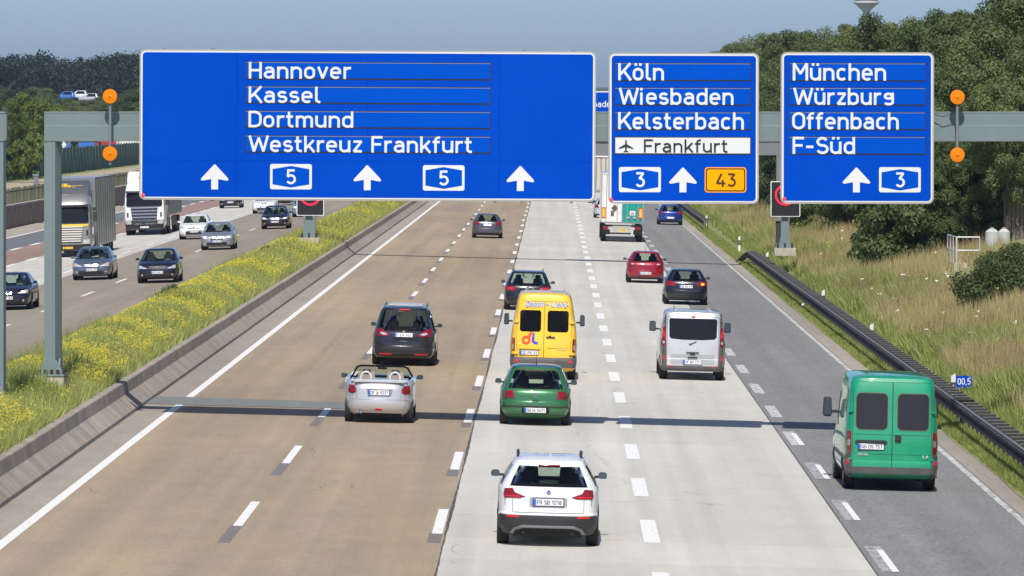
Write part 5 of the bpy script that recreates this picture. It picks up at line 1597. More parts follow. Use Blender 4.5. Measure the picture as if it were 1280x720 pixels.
text_obj('Vivaro', .2, .045, M_GPLAST, root, (-.60, y_ - .012, .78), dep=.001) if False else None
for x in (-.5, .5): MB().box((x, 1.3, 1.985), (.06, 2.6, .02)).build('roof_rib', sv, root)
MB().cyl((-.55, .3, 1.95), (-.55, .12, 2.22), .008, .003, n=6).build('aerial', M_PLAST, root)
for sx in (-1, 1):
    o = MB().box((sx * 1.10, 2.9, 1.40), (.20, .12, .30), taper=(.9, .9)).build('side_mirror', M_PLAST, root); o.modifiers.new('b', 'BEVEL').width = .03
    MB().box((sx * 1.10, 2.835, 1.40), (.16, .012, .24)).build('mirror_glass', MATS['mirror_glass'], o)
    MB().box((sx * .98, 2.9, 1.32), (.14, .05, .05)).build('mirror_arm', M_PLAST, root)

# ---- green van, nearest on the right
gv = paint('bright_green_paint', (0.0, 0.27, 0.13), rough=.5, dirt=.05)
p = place_r(1110, 611, 2.0)
root = empty('panel_van', p, 'bright green panel van with two rounded dark rear windows, in the grey lane', 'van', 'vans driving away from the camera', rot=(0, K, math.radians(.4)))
rows, ib, ir = rows_van(1.94, 2.36, 4.95, .9, tumble=.90, rlean=.12, roof_r=.13, bumper=.05, belt=1.15)
lf = Loft(rows, b1=-.7, b2=.8, bow=.045); van_common(root, lf, rows, ib, ir, gv, 1.94, 3.0, .335)
M_GSEAM = mat('green_seam', (.002, .10, .055), rough=.6)
def ro(x0, x1, z0, z1, r=.10, n=4):
    return [(x0 + (x1 - x0) / 2 + a, z0 + (z1 - z0) / 2 + b) for a, b in rrect(x1 - x0, z1 - z0, r, n)]
addp(root, lf, [
    ('window_gasket', mat('gasket_olive', (.10, .13, .07), rough=.6), 'r', ro(.085, .765, 1.245, 2.02, .12), True, .006),
    ('rear_window', M_PRIV, 'r', ro(.105, .745, 1.265, 2.0, .10), True, .010),
    ('tail_light', M_RED, 'r', rbox(.835, .955, .77, 1.22, .02), True, .016),
    ('light_insert', mat('grey_lens', (.30, .27, .27), rough=.2), 'r', rbox(.85, .93, .92, 1.05, .02), True, .021),
    ('door_seam', M_GSEAM, 'r', rbox(-.012, .012, .50, 2.22, .003), False, .004),
    ('door_seam', M_GSEAM, 'r', rbox(.81, .822, .50, 2.14, .003), True, .004),
    ('body_crease', M_GSEAM, 'r', bar_(.79, 1.155, 1.165), False, .004),
    ('body_crease', M_GSEAM, 'r', bar_(.79, .755, .763), False, .004),
    ('door_hinge', gv, 'r', rbox(.80, .90, 1.60, 1.66, .02), True, .05),
    ('door_hinge', gv, 'r', rbox(.80, .88, .62, .68, .02), True, .05),
    ('plate_light_bar', M_PLAST, 'r', rbox(-.76, -.10, .985, 1.045, .03), False, .045),
    ('bumper', M_GPLAST, 'r', rbox(-.86, .86, .37, .50, .02), False, .05),
    ('bumper_corner', M_GPLAST, 'r', [(.83, .28), (1.06, .28), (1.06, .60), (.98, .76), (.84, .76)], True, .03),
    ('rear_reflector', M_REDB, 'r', ro(.86, .94, .53, .62, .035), True, .04),
    ('roof_gloss_lip', gv, 'r', bar_(.78, 2.235, 2.26), False, .012)])
plate(root, lf, 'r', -.43, .915, 'GG DS 757')
y_ = lf.surf('r', .1, 1.1).y
MB().box((.12, y_ - .02, 1.09), (.13, .03, .14)).box((.12, y_ - .04, 1.08), (.07, .03, .05)).build('door_handle', M_PLAST, root)
text_obj('DIESEL', .22, .04, mat('lettering_grey', (.5, .5, .52)), root, (-.70, y_ - .012, .735), sw=.2, dep=.001) if 'E' in G else None
text_obj('2,8', .12, .055, MATS['lettering_grey'], root, (.62, y_ - .012, .70), sw=.2, dep=.001)
lf.patch('L', [(1.9, 1.20), (2.75, 1.20), (2.75, 1.90), (2.0, 1.90)], off=.01).build('side_window', M_PRIV, root)
lf.patch('L', [(2.85, 1.20), (3.30, 1.22), (3.05, 1.85), (2.85, 1.90)], off=.01).build('side_window', M_PRIV, root)
lf.patch('L', [(-.3, .62), (2.4, .62), (2.4, .70), (-.3, .70)], off=.02).build('side_strip', M_GPLAST, root)
for sx in (-1, 1):
    o = MB().box((sx * 1.13, 2.95, 1.52), (.19, .14, .42), taper=(.9, .9)).build('side_mirror', M_PLAST, root); o.modifiers.new('b', 'BEVEL').width = .04
    MB().box((sx * 1.13, 2.875, 1.52), (.14, .012, .34)).build('mirror_glass', MATS['mirror_glass'], o)
    MB().box((sx * 1.0, 2.95, 1.42), (.16, .05, .06)).build('mirror_arm', M_PLAST, root)
MB().box((0, -.72, .37), (1.62, .04, .05)).build('step_edge', mat('worn_steel', (.25, .22, .18), rough=.6), root)

# ------------------------------------------------------------------ oncoming cars
def front_spec(hx0, hx1, hz0, hz1, lit=False, grille=(.36, .62, .74), intake=(.55, .28, .42), chrome=False, split=False, ind=False):
    g = []
    hm = M_HEADON if lit else M_CLEAR
    g.append(('headlight', M_CLEAR, 'f', [(hx0, hz0 + .02), (hx0 + .12, hz0), (hx1 - .03, hz0 + .01), (hx1, hz0 + .08), (hx1 - .02, hz1), (hx1 - .14, hz1 - .01)], True, .014))
    if lit: g.append(('lit_bulb', hm, 'f', rbox(hx0 + .14, hx1 - .14, hz0 + .03, hz1 - .05, .02), True, .02))
    if ind: g.append(('indicator', M_ORLENS, 'f', rbox(hx1 - .14, hx1 - .04, hz0 + .04, hz1 - .04, .02), True, .02))
    gm = M_PLAST
    if split:
        g.append(('grille', gm, 'f', rbox(.03, grille[0], grille[1], grille[2], .03), True, .012))
        g.append(('grille_rim', M_CHROME, 'f', rbox(.01, grille[0] + .02, grille[1] - .02, grille[2] + .02, .04), True, .008))
    else:
        g.append(('grille', gm, 'f', rbox(-grille[0], grille[0], grille[1], grille[2], .03), False, .012))
        if chrome:
            for z in (.35, .7): g.append(('grille_bar', M_CHROME, 'f', bar_(grille[0] * .95, grille[1] + (grille[2] - grille[1]) * z - .004, grille[1] + (grille[2] - grille[1]) * z + .004), False, .018))
            g.append(('grille_rim', M_CHROME, 'f', bar_(grille[0], grille[2] - .006, grille[2] + .006), False, .018))
    g.append(('lower_intake', M_PLAST, 'f', rbox(-intake[0], intake[0], intake[1], intake[2], .04), False, .012))
    g.append(('fog_lamp', M_CLEAR, 'f', circle(.66, .36, .045, 10), True, .014))
    return g
def oncoming(px, py, pnt, W, H, L, label, spec, txt='', rk=None, badge=True, yellow=False, wb=2.6, ov=.95, mm=None, name='car'):
    x, d = left_at(px, py)
    # contact patch is the front axle: origin (rear axle) stands one wheelbase farther away
    root, lf = make_car('o', (x, d + wb, zl(x)), math.pi, label, G_ONC, pnt, W, H, L, spec, wb=wb, ov=ov, rowkw=rk or dict(belt=.95, hood=.80, rake=.45, wsb=1.15, wst=1.85, tumble=.73), loftkw=dict(fw=.84), mirror_mat=mm, name=name)
    plate(root, lf, 'f', 0, .47, txt, yellow=yellow)
    if badge:
        z = .70; yy = lf.surf('f', 0, z).y
        MB().cyl((0, yy + .02, z), (0, yy + .035, z), .055, n=16).build('badge', M_CHROME, root)
    return root, lf
sedan = dict(belt=.93, hood=.78, rake=.62, deck=.50, wsb=1.20, wst=1.95, tumble=.72, roofcut=.09)
hatch = dict(belt=.96, hood=.82, rake=.42, wsb=1.05, wst=1.80, tumble=.74)
estate = dict(belt=.95, hood=.80, rake=.35, wsb=1.15, wst=1.85, tumble=.74)
nb = paint('navy_paint', (0.005, 0.006, 0.016), metal=.0, rough=.25)
gb = paint('grey_blue_paint', (0.12, 0.155, 0.21), metal=.45, rough=.28)
ps = paint('pale_silver_blue_paint', (0.30, 0.34, 0.41), metal=.5, rough=.3)
oncoming(11, 387, nb, 1.82, 1.38, 4.58, 'navy coupe with glowing headlight between the two gantry posts', front_spec(.42, .88, .62, .76, lit=True, split=True, grille=(.19, .62, .73), ind=True), 'F KM 88', rk=sedan)
oncoming(116.5, 349.5, gb, 1.79, 1.45, 4.6, 'grey-blue saloon with chrome grille in front of the silver lorry', front_spec(.38, .86, .60, .77, grille=(.33, .57, .74), chrome=True, ind=True), 'MZ CL 27', rk=sedan)
oncoming(198, 353.5, nb, 1.78, 1.47, 4.25, 'black compact car with wide bright badge nearest the yellow flowers', front_spec(.42, .86, .62, .77), 'HG VW 5', rk=hatch)
oncoming(272.5, 312, ps, 1.80, 1.47, 4.6, 'pale silver-blue estate with warm lit headlights behind the black compact', front_spec(.40, .87, .62, .77, lit=True, chrome=True, grille=(.34, .52, .70)), 'DA PA 61', rk=estate)
oncoming(243.5, 299, wp, 1.82, 1.47, 4.35, 'white hatchback beside the pale silver-blue estate', front_spec(.46, .87, .66, .82, grille=(.35, .64, .69), intake=(.48, .30, .50)), 'WI FD 12', rk=hatch)
oncoming(344.5, 286, nb, 1.80, 1.47, 4.6, 'black estate with both headlights lit near the speed display', front_spec(.42, .87, .62, .76, lit=True, chrome=True, grille=(.30, .58, .74)), 'F SK 90', rk=estate)
oncoming(331, 266.5, wp, 1.80, 1.43, 4.6, 'white saloon with lit headlights partly behind the black estate', front_spec(.42, .86, .62, .75, lit=True, split=True, grille=(.22, .62, .73)), '', rk=sedan)
oncoming(288.5, 260, nb, 1.80, 1.50, 4.4, 'black car with only its bumper showing under the widest blue sign', front_spec(.42, .86, .62, .77), 'F 2 88', rk=hatch)
oncoming(381, 271, ps, 1.78, 1.47, 4.3, 'pale silver car hidden behind the speed display in the median', front_spec(.42, .86, .62, .78, lit=True), '', rk=hatch)
oncoming(357, 256.5, nb, 1.78, 1.45, 4.4, 'dark car in the distance just under the edge of the widest sign', front_spec(.42, .86, .62, .78), '', rk=hatch)
# ------------------------------------------------------------------ lorries
def tractor_front(root, lf, y_front, W, cab_m, bump=.66, bars=6, bar_m=M_CHROME, yellow_band=False, lit=False, gz0=.75, gz1=1.60, plate_y=False):
    w = W / 2
    addp(root, lf, [
        ('windshield', M_PANE, 'f', [(-w * .90, 1.86), (-w * .84, 1.80), (w * .84, 1.80), (w * .90, 1.86), (w * .86, 2.62), (-w * .86, 2.62)], False, .012),
        ('grille', M_PLAST, 'f', [(-.72, gz0), (.72, gz0), (.84, gz1), (-.84, gz1)], False, .012),
        ('bumper', M_PLAST, 'f', rbox(-w * 1.02, w * 1.02, .32, bump, .05), False, .05),
        ('headlight', M_CLEAR, 'f', [(.80, .70), (1.12, .70), (1.16, .78), (1.14, .92), (.82, .90)], True, .065),
        ('corner_vent', M_PLAST, 'f', rbox(.98, 1.08, 1.12, 1.42, .03), True, .02),
        ('wiper_panel', M_PLAST, 'f', bar_(w * .86, 1.745, 1.79), False, .015)])
    for k in range(bars):
        z = gz0 + .06 + (gz1 - gz0 - .10) * k / (bars - 1)
        ww = .70 + .12 * k / (bars - 1)
        lf.patch('f', bar_(ww, z, z + .075), off=.05).build('grille_slat', bar_m, root, smooth=40)
    yy = lf.surf('f', 0, .5).y
    o = MB().box((0, yy + .07, .50), (.52, .02, .11)).build('number_plate', M_PLATEY if plate_y else M_PLATE, root)
    text_obj('BX LT 34', .42, .07, M_PTXT, o, (.21, yy + .083, .465), rot=(0, 0, math.pi), dep=.001)
    for sx in (-1, 1):
        m1 = MB().box((sx * (w + .17), y_front - .35, 2.10), (.22, .16, .52), taper=(.9, .9)).box((sx * (w + .17), y_front - .35, 2.50), (.22, .16, .18), taper=(.9, .9)).build('side_mirror', M_PLAST, root)
        MB().box((sx * (w + .05), y_front - .35, 2.55), (.14, .05, .05)).build('mirror_arm', M_PLAST, root)
    yy = lf.surf('f', 0, 2.64).y
    # sun visor
    MB().box((0, yy + .10, 2.70), (W * .90, .24, .05), rot=Matrix.Rotation(math.radians(-18), 3, 'X')).build('sun_visor', mat('smoked_visor', (.03, .03, .035), rough=.2), root)

def truck_wheels(root, ys, W, r=.50):
    for y in ys:
        for sx in (-1, 1): wheel(root, sx * (W / 2 - .17), y, r, .30)

# origin under the front axle, +Y forward
def lorry(px, py, label, cab_p, box_m, box, visor_m, H_def, group, cab_w=2.50, **k):
    x, d = left_at(px, py)
    W = cab_w
    root = empty('lorry', (x, d, zl(x)), label, 'lorry', group, rot=(0, K, math.pi))
    rows = [(.42, 1.18, -1.0, 1.25, 12), (.66, 1.24, -1.0, 1.36, 12), (1.0, 1.25, -1.0, 1.36, 12), (1.70, 1.25, -1.0, 1.33, 11), (2.30, 1.23, -1.0, 1.22, 10), (2.66, 1.20, -1.0, 1.12, 9),
            (2.85, 1.18, -1.0, 1.00, 8), (3.15, 1.12, -1.0, .80, 7), (3.30, 1.0, -.95, .55, 6)]
    lf = Loft(rows)
    mb, _ = lf.body(); mb.build('cab', cab_p, root, smooth=35)
    tractor_front(root, lf, 1.3, W, cab_p, **k)
    # roof deflector
    rr = [(3.12, 1.10, -1.1, .55, 8), (3.5, 1.12, -1.15, .22, 8), (H_def - .1, 1.10, -1.2, -.25, 8), (H_def, 1.02, -1.15, -.45, 7)]
    l2 = Loft(rr); m2, _ = l2.body(); m2.build('wind_deflector', visor_m, root, smooth=35)
    bx0, bx1, bz0, bz1 = box
    # trailer
    bo = MB().box((0, (bx0 + bx1) / 2, (bz0 + bz1) / 2), (2.52, bx1 - bx0, bz1 - bz0)).build('trailer_box', box_m, root)
    MB().box((0, bx1 + .012, (bz0 + bz1) / 2), (2.56, .03, bz1 - bz0 + .03)).build('front_frame', M_STEEL2, root)
    MB().box((1.262, (bx0 + bx1) / 2, bz1 - .04), (.03, bx1 - bx0, .10)).build('top_rail', M_STEEL, root)
    MB().box((-1.262, (bx0 + bx1) / 2, bz1 - .04), (.03, bx1 - bx0, .10)).build('top_rail', M_STEEL, root)
    rbm = MB().box((0, 0, (bz0 + bz1) / 2), (.03, .06, bz1 - bz0 - .2)).mesh('box_rib', M_STEEL2)
    for k in range(9): link_mesh('box_rib', rbm, root, (-1.268, bx0 + .8 + k * (bx1 - bx0 - 1.6) / 8, 0))
    MB().box((0, (bx0 - .5) / 2, .85), (.9, abs(bx0) - 1, .35)).build('chassis', M_UNDER, root)
    truck_wheels(root, [0, -3.7, bx0 + 2.2, bx0 + 3.5, bx0 + 4.8], 2.5)
    for sx in (-1, 1):
        MB().box((sx * 1.2, -2.0, .85), (.12, 1.3, .75)).build('fuel_tank', M_STEEL2, root)
        MB().box((sx * 1.24, (bx0 + 5.6 - 5) / 2, .72), (.03, abs(bx0 + 5.6 + 5), .55)).build('side_guard', M_PLAST, root)
    return root, lf, l2
stm = mat('brushed_steel_box', (.46, .46, .46), rough=.3, metal=.45, noise=.22, nscale=.9, stretch=(1, 1, .12))
cabs = paint('silver_cab_paint', (.30, .295, .28), metal=.5, rough=.3)
root, lf, l2 = lorry(88, 321, 'silver lorry with yellow grille band and mirror-like steel box behind the gantry post', cabs, stm, (-15.0, -1.45, .50, 4.12), paint('smoke_grey_paint', (.10, .11, .125), metal=.3), 4.0,
    'lorries on the far carriageway', bars=7, bar_m=mat('cream_slat', (.72, .68, .58), rough=.3, metal=.3), plate_y=True)
addp(root, lf, [('yellow_band', M_PLATEY, 'f', rbox(-1.08, 1.08, 1.62, 1.73, .02), False, .03), ('white_lip', M_SWHITE, 'f', bar_(1.1, 2.64, 2.74), False, .02),
                ('yellow_mark', mat('orange_print', (.85, .36, .04)), 'f', rbox(.45, .72, 1.38, 1.60, .02), False, .06)])
y2 = l2.surf('f', 0, 3.72).y
MB().box((0, y2 + .02, 3.74), (1.5, .01, .02)).build('print_line', M_PLATEY, root)
text_obj('CARGOBOSS', .95, .22, M_PLATEY, root, (.62, y2 + .05, 3.60), slant=.1, sw=.2, rot=(0, math.radians(8), math.pi), dep=.002) if False else None
mb = MB()
for i, (a, b) in enumerate([(.0, .16), (.2, .12), (.36, .2), (.6, .12), (.78, .2)]):
    mb.box((.62 - a - b / 2, y2 + .045, 3.68 + .10 * math.sin(i)), (b, .02, .17))
mb.build('yellow_lettering', M_PLATEY, root)
wl_ = paint('white_cab_paint', (.72, .72, .71))
root, lf, l2 = lorry(183, 293.5, 'white high-roof lorry with a chrome grille at the left end of the widest sign', wl_, mat('grey_tilt', (.34, .35, .36), rough=.5, noise=.08, nscale=.8), (-14.8, -1.5, 1.15, 2.85), wl_, 3.95,
    'lorries on the far carriageway', bars=6, gz0=.62, gz1=1.70, bump=.93)
addp(root, l2, [('orange_marker', mat('orange_print', (.85, .36, .04)), 'f', [(.25, 3.50), (.45, 3.50), (.35, 3.68)], False, .02)])

# ---- white and teal box lorry seen from behind
x, d = right_at(776.5, 302)
root = empty('lorry', (x, d, zr(x)), 'white box lorry with teal right rear door driving away under the Köln sign', 'lorry', None, rot=(0, K, 0))
teal = paint('teal_paint', (0.0, 0.27, 0.235), rough=.35)
wb_ = paint('white_box_paint', (.70, .70, .67))
HB = 4.05
MB().box((0, 5.3, (HB + 1.12) / 2), (2.50, 12.2, HB - 1.12)).build('trailer_box', wb_, root)
MB().box((-.62, -.815, 2.58), (1.20, .03, 2.85)).build('rear_door', wb_, root)
MB().box((.62, -.815, 2.58), (1.20, .03, 2.85)).build('rear_door', teal, root, label='teal painted right rear door')
for xx in (-.95, -.30, .30, .95): MB().cyl((xx, -.86, 1.15), (xx, -.86, HB - .1), .02, n=6).build('lock_rod', M_ALU, root)
for xx in (-1.235, -.01, 1.235): MB().box((xx, -.83, 2.58), (.05, .07, 2.95)).build('door_frame', M_ALU, root)
MB().box((0, -.84, 1.14), (2.54, .10, .08)).build('rear_sill', M_STEEL2, root)
MB().box((0, -.80, HB - .02), (2.54, .10, .10)).build('rear_header', mat('header_blue', (.45, .58, .66), rough=.4), root)
for sx in (-1, 1):
    o = MB().box((sx * 1.10, -.86, 1.72), (.22, .02, .62)).build('marker_board', M_REDB, root)
    MB().box((sx * 1.10, -.873, 1.72), (.15, .01, .50)).build('marker_field', M_PLATEY, o)
MB().prism([(-.45, 2.22), (-.25, 2.0), (-.45, 1.78), (-.65, 2.0)], 'y', -.855, -.835).build('diamond_placard', M_GPLAST, root)
MB().box((-.58, -.845, 1.68), (.17, .02, .30)).build('grey_label', M_GPLAST, root)
o = MB().box((.62, -.845, 1.72), (.33, .02, .27)).build('white_label', M_SWHITE, root)
MB().box((.62, -.86, 1.70), (.20, .01, .12)).build('label_print', mat('label_print', (.45, .25, .3)), o)
for xx in (.35, .75): MB().box((xx, -.87, 1.45), (.20, .05, .13)).build('lock_handle', M_ALU, root)
MB().box((0, -.70, .95), (2.4, .2, .12)).build('light_bar', M_UNDER, root)
MB().box((0, -.83, .80), (1.10, .03, .30)).build('plate_carrier', mat('carrier_grey', (.38, .38, .37), rough=.5), root)
pl_ = MB().box((.05, -.86, .70), (.52, .02, .12)).build('number_plate', M_PLATEY, root)
text_obj('OJ 95 RK', .40, .075, M_PTXT, pl_, (-.15, -.872, .66), dep=.001)
for sx in (-1, 1):
    MB().box((sx * .95, -.80, .82), (.34, .06, .16)).build('tail_light', M_RED, root)
    MB().box((sx * .95, -.80, .58), (.50, .05, .30)).build('mud_flap', M_UNDER, root)
MB().box((0, -.75, .50), (2.3, .10, .10)).build('underrun_bar', M_PLAST, root)
MB().cyl((.62, -.83, .50), (.62, -.80, .50), .07, n=12).build('fog_light', M_CLEAR, root)
truck_wheels(root, [0.2, 1.5, 2.8, 9.5], 2.5)

# ---- white trailer farther ahead
d = 475; x = PX(753, d)
root = empty('lorry', (x, d, zr(x)), 'dirty white trailer far ahead, glimpsed in the gap between the left signs', 'lorry', None, rot=(0, K, 0))
MB().box((0, 6, 2.5), (2.5, 12, 2.85)).build('trailer_box', mat('streaked_white', (.62, .59, .53), col2=(.40, .36, .31), rough=.6, nscale=1.3, stretch=(3, 1, .5)), root)
MB().box((0, -.03, 3.95), (2.55, .12, .12)).build('rear_header', M_SWHITE, root)
MB().box((0, -.02, 1.0), (2.5, .1, .2)).build('rear_sill', M_STEEL2, root)
for xx in (-.6, -.2, .2, .6): MB().cyl((xx, -.05, 1.1), (xx, -.05, 3.85), .03, n=6).build('lock_rod', M_GPLAST, root)
truck_wheels(root, [0.8, 2.1, 9.0], 2.5)

# ---- parked lorries and cars behind the green fence, cars on the raised road
def simple_lorry(px, d, w_px, ztop, m, label, cabm=None):
    x = PX(px, d); w = w_px * d / FPX
    o = empty('parked_lorry', (x, d, .1), label, 'lorry', 'lorries parked beyond the green fence')
    MB().box((0, 4, ztop / 2 + .45), (w, 8, ztop - 1.1)).build('box_body', m, o)
    MB().box((0, -1.2, ztop * .40), (w * .92, 2.0, ztop * .68), taper=(.94, .8)).build('cab', cabm or m, o)
    MB().box((0, -2.1, ztop * .52), (w * .8, .06, ztop * .2)).build('windshield', M_PANE, o)
    truck_wheels(o, [-.8, 5], w, .45)
simple_lorry(78, 830, 9, 3.35, wb_, 'white parked lorry beyond the green fence beside the gantry post')
simple_lorry(108, 850, 20, 3.0, paint('sky_blue_paint', (.03, .16, .50)), 'blue parked lorry beyond the green fence')
simple_lorry(136, 870, 19, 3.35, paint('fire_red_paint', (.42, .02, .02)), 'red parked lorry beyond the green fence')
simple_lorry(162, 890, 26, 3.2, wb_, 'white parked lorry beyond the green fence next to the widest sign')
# ------------------------------------------------------------------ far setting
def hill(name, pts, m, kind='structure'):
    me = bpy.data.meshes.new(name)
    n = len(pts[0]); vs = [p for r in pts for p in r]
    fs = [(j * n + i, j * n + i + 1, (j + 1) * n + i + 1, (j + 1) * n + i) for j in range(len(pts) - 1) for i in range(n - 1)]
    me.from_pydata(vs, [], fs); me.materials.append(m); me.shade_smooth()
    o = link_mesh(name, me); o["kind"] = kind
    return o
rg = []
for j in range(5):
    t = j / 4
    rg.append([(-2600 + i * 104, 5200 + 1800 * t, -3 + (34 + 7 * math.sin(i * .5) + 4 * math.sin(i * 1.3)) * math.sin(math.pi * min(1, t * .85 + .0))) for i in range(51)])
hill('distant_hills', rg, mat('far_hill_green', (.06, .08, .05), rough=1, noise=.3, nscale=.01))
rd_pts = []
for j, (yy, zz) in enumerate([(1040, 0), (1075, 9.6), (1150, 9.9), (1200, 0)]):
    rd_pts.append([(-150 + i * 10, yy, zz) for i in range(9)])
hill('raised_road', rd_pts, mat('dark_scrub', (.05, .065, .03), rough=1, noise=.3, nscale=.3))  # scrub in one dark green tone, mottled at random

# cars on the raised road, left of the first beacon
def tiny_car(px, py, d, m, label):
    x = PX(px, d); z = PZ(py, d)
    rows, ib, ir = rows_car(1.8, 1.6, 4.4)
    lf = Loft(rows)
    o = empty('car', (x, d, z), label, 'car', 'cars on the raised road before the far wood', rot=(0, 0, math.radians(75)))
    mb, gl = lf.body(glass=(ib, ir, {'rear_window', 'side_window', 'windshield'})); mb.build('body', m, o, smooth=35)
    for nm, g in gl.items(): g.build(nm.replace('_far', ''), M_PANE, o)
    for sx in (-1, 1):
        wheel(o, sx * .78, 0, .32, rim=False); wheel(o, sx * .78, 2.6, .32, rim=False)
tiny_car(91, 124.5, 1085, MATS['sky_blue_paint'], 'small blue car on the raised road before the far wood')
tiny_car(107, 123.5, 1085, wp, 'small white car just left of the upper amber lamp')
tiny_car(121, 127, 1082, sp_, 'small silver car directly below the upper left amber lamp')

# pale buildings far down the road (seen in the gap)
bd_ = empty('distant_building', (PX(752, 1800), 1800, -2), 'pale distant building seen above the far blue sign in the gap', 'building')
MB().box((0, 0, 8), (26, 12, 16)).build('wall', mat('pale_render', (.55, .54, .52), rough=.9), bd_)
for k in range(4): MB().box((0, -6.1, 8.6 + k * 2.1), (25, .1, .8)).build('window_band', mat('far_window', (.25, .28, .32), rough=.3), bd_)
MB().box((0, 0, 16.3), (27, 13, .6)).build('roof', M_GPLAST, bd_)

# control tower
d = 2500; sc = d / FPX
tw = empty('control_tower', (PX(1083, d), d, 0), 'slim round tower with a flared white top rising behind the wooded hill', 'tower')
z5 = PZ(16, d); zt = PZ(3, d)
mb = MB()
n = 28
prof = [(4.5 * sc, -1), (4.3 * sc, z5), (5.5 * sc, PZ(13, d)), (12 * sc, PZ(7, d)), (16 * sc, PZ(4, d)), (16.3 * sc, PZ(3.4, d))]
for r, z in prof:
    for i in range(n): a = 2 * math.pi * i / n; mb.v.append((r * math.cos(a), r * math.sin(a), z))
for q in range(len(prof) - 1):
    for i in range(n): mb.f.append((q * n + i, q * n + (i + 1) % n, (q + 1) * n + (i + 1) % n, (q + 1) * n + i))
mb.build('tower_shaft', mat('tower_concrete', (.42, .42, .41), rough=.8), tw, smooth=40)
MB().cyl((0, 0, PZ(3.4, d)), (0, 0, PZ(1.8, d)), 16.3 * sc, n=28).build('rim', M_SWHITE, tw, smooth=40)
MB().cyl((0, 0, PZ(1.8, d)), (0, 0, PZ(-7, d)), 14.2 * sc, 15.5 * sc, n=28).build('window_band', mat('tower_glass', (.20, .16, .15), rough=.2), tw, smooth=40)
MB().cyl((0, 0, PZ(-7, d)), (0, 0, PZ(-9, d)), 16.5 * sc, 15 * sc, n=28).build('roof', M_SWHITE, tw, smooth=40)

# ------------------------------------------------------------------ foliage
def leaf_cloud(centres, radii, n, size, rng, flat=.8, up=.35):
    """small leaf faces spread over clumps; returns (4n, 3)"""
    k = rng.integers(0, len(centres), n)
    dirs = rng.normal(size=(n, 3)); dirs /= np.linalg.norm(dirs, axis=1)[:, None]
    rad = radii[k] * (rng.uniform(0, 1, n) ** .35)
    c = centres[k] + dirs * rad[:, None] * np.array([1, 1, flat])
    nrm = dirs + rng.normal(size=(n, 3)) * .55 + np.array([0, 0, up]); nrm /= np.linalg.norm(nrm, axis=1)[:, None]
    a = np.cross(nrm, rng.normal(size=(n, 3))); a /= np.linalg.norm(a, axis=1)[:, None]
    b = np.cross(nrm, a)
    s = size * rng.uniform(.6, 1.3, n)
    a *= s[:, None]; b *= (s * rng.uniform(.5, .8, n))[:, None]
    P = np.stack([c - a, c - b * .9, c + a, c + b * .9], axis=1)
    return P.reshape(-1, 3)
def crown_mesh(name, rng, rx, rz, z0, nclump, nleaf, size, m, cr=(.55, 1.0)):
    cs = []
    while len(cs) < nclump:
        v = rng.normal(size=3); v /= np.linalg.norm(v)
        r = rng.uniform(.35, 1.0) ** .5
        p = v * r
        taper = 1.0 if p[2] < .1 else 1 - .25 * p[2]
        cs.append((p[0] * rx * taper, p[1] * rx * taper, z0 + rz + p[2] * rz))
    cs = np.array(cs); rd = rng.uniform(cr[0], cr[1], nclump)
    v = leaf_cloud(cs, rd, nleaf, size, rng)
    me = bpy.data.meshes.new(name); n = len(v)
    me.vertices.add(n); me.vertices.foreach_set("co", v.astype(np.float32).ravel())
    me.loops.add(n); me.loops.foreach_set("vertex_index", np.arange(n, dtype=np.int32))
    me.polygons.add(n // 4)
    me.polygons.foreach_set("loop_start", np.arange(0, n, 4, dtype=np.int32)); me.polygons.foreach_set("loop_total", np.full(n // 4, 4, dtype=np.int32))
    me.update(calc_edges=True); me.materials.append(m)
    return me, cs
def trunk_mesh(rng, h, r, cs):
    mb = MB(); top = Vector((rng.uniform(-.2, .2), rng.uniform(-.2, .2), h))
    mb.cyl((0, 0, -.6), (0, 0, h * .45), r, r * .72, 8, caps=False); mb.cyl((0, 0, h * .45), top, r * .72, r * .25, 7, caps=False)
    for i in rng.choice(len(cs), min(7, len(cs)), replace=False):
        c = Vector(cs[i]); s = Vector((0, 0, h * rng.uniform(.35, .7)))
        mb.cyl(s, s + (c - s) * .85, r * .32, r * .08, 5, caps=False)
    return mb.mesh('trunk', M_BARK, 60)
rngt = np.random.default_rng(5)
VAR = []
for i in range(5):
    m = [M_LEAFA, M_LEAFB, M_LEAFA, M_LEAFB, M_LEAFA][i]
    rx, rz = [(3.0, 4.6), (2.6, 4.2), (3.4, 4.4), (2.8, 5.0), (3.1, 4.2)][i]
    me, cs = crown_mesh('crown', rngt, rx, rz + .7, .2, 54, 32000, .078, m, cr=(.5, .95))
    VAR.append((me, trunk_mesh(rngt, 7.5, .13, cs)))
def tree(v, x, y, z, s, sz, label, group, cat='tree', name='broadleaf_tree'):
    o = empty(name, (x, y, z), label, cat, group, rot=(0, 0, random.uniform(0, 6.28)))
    o.scale = (s, s, s * sz)
    link_mesh('crown', VAR[v][0], o); link_mesh('trunk', VAR[v][1], o)
    return o
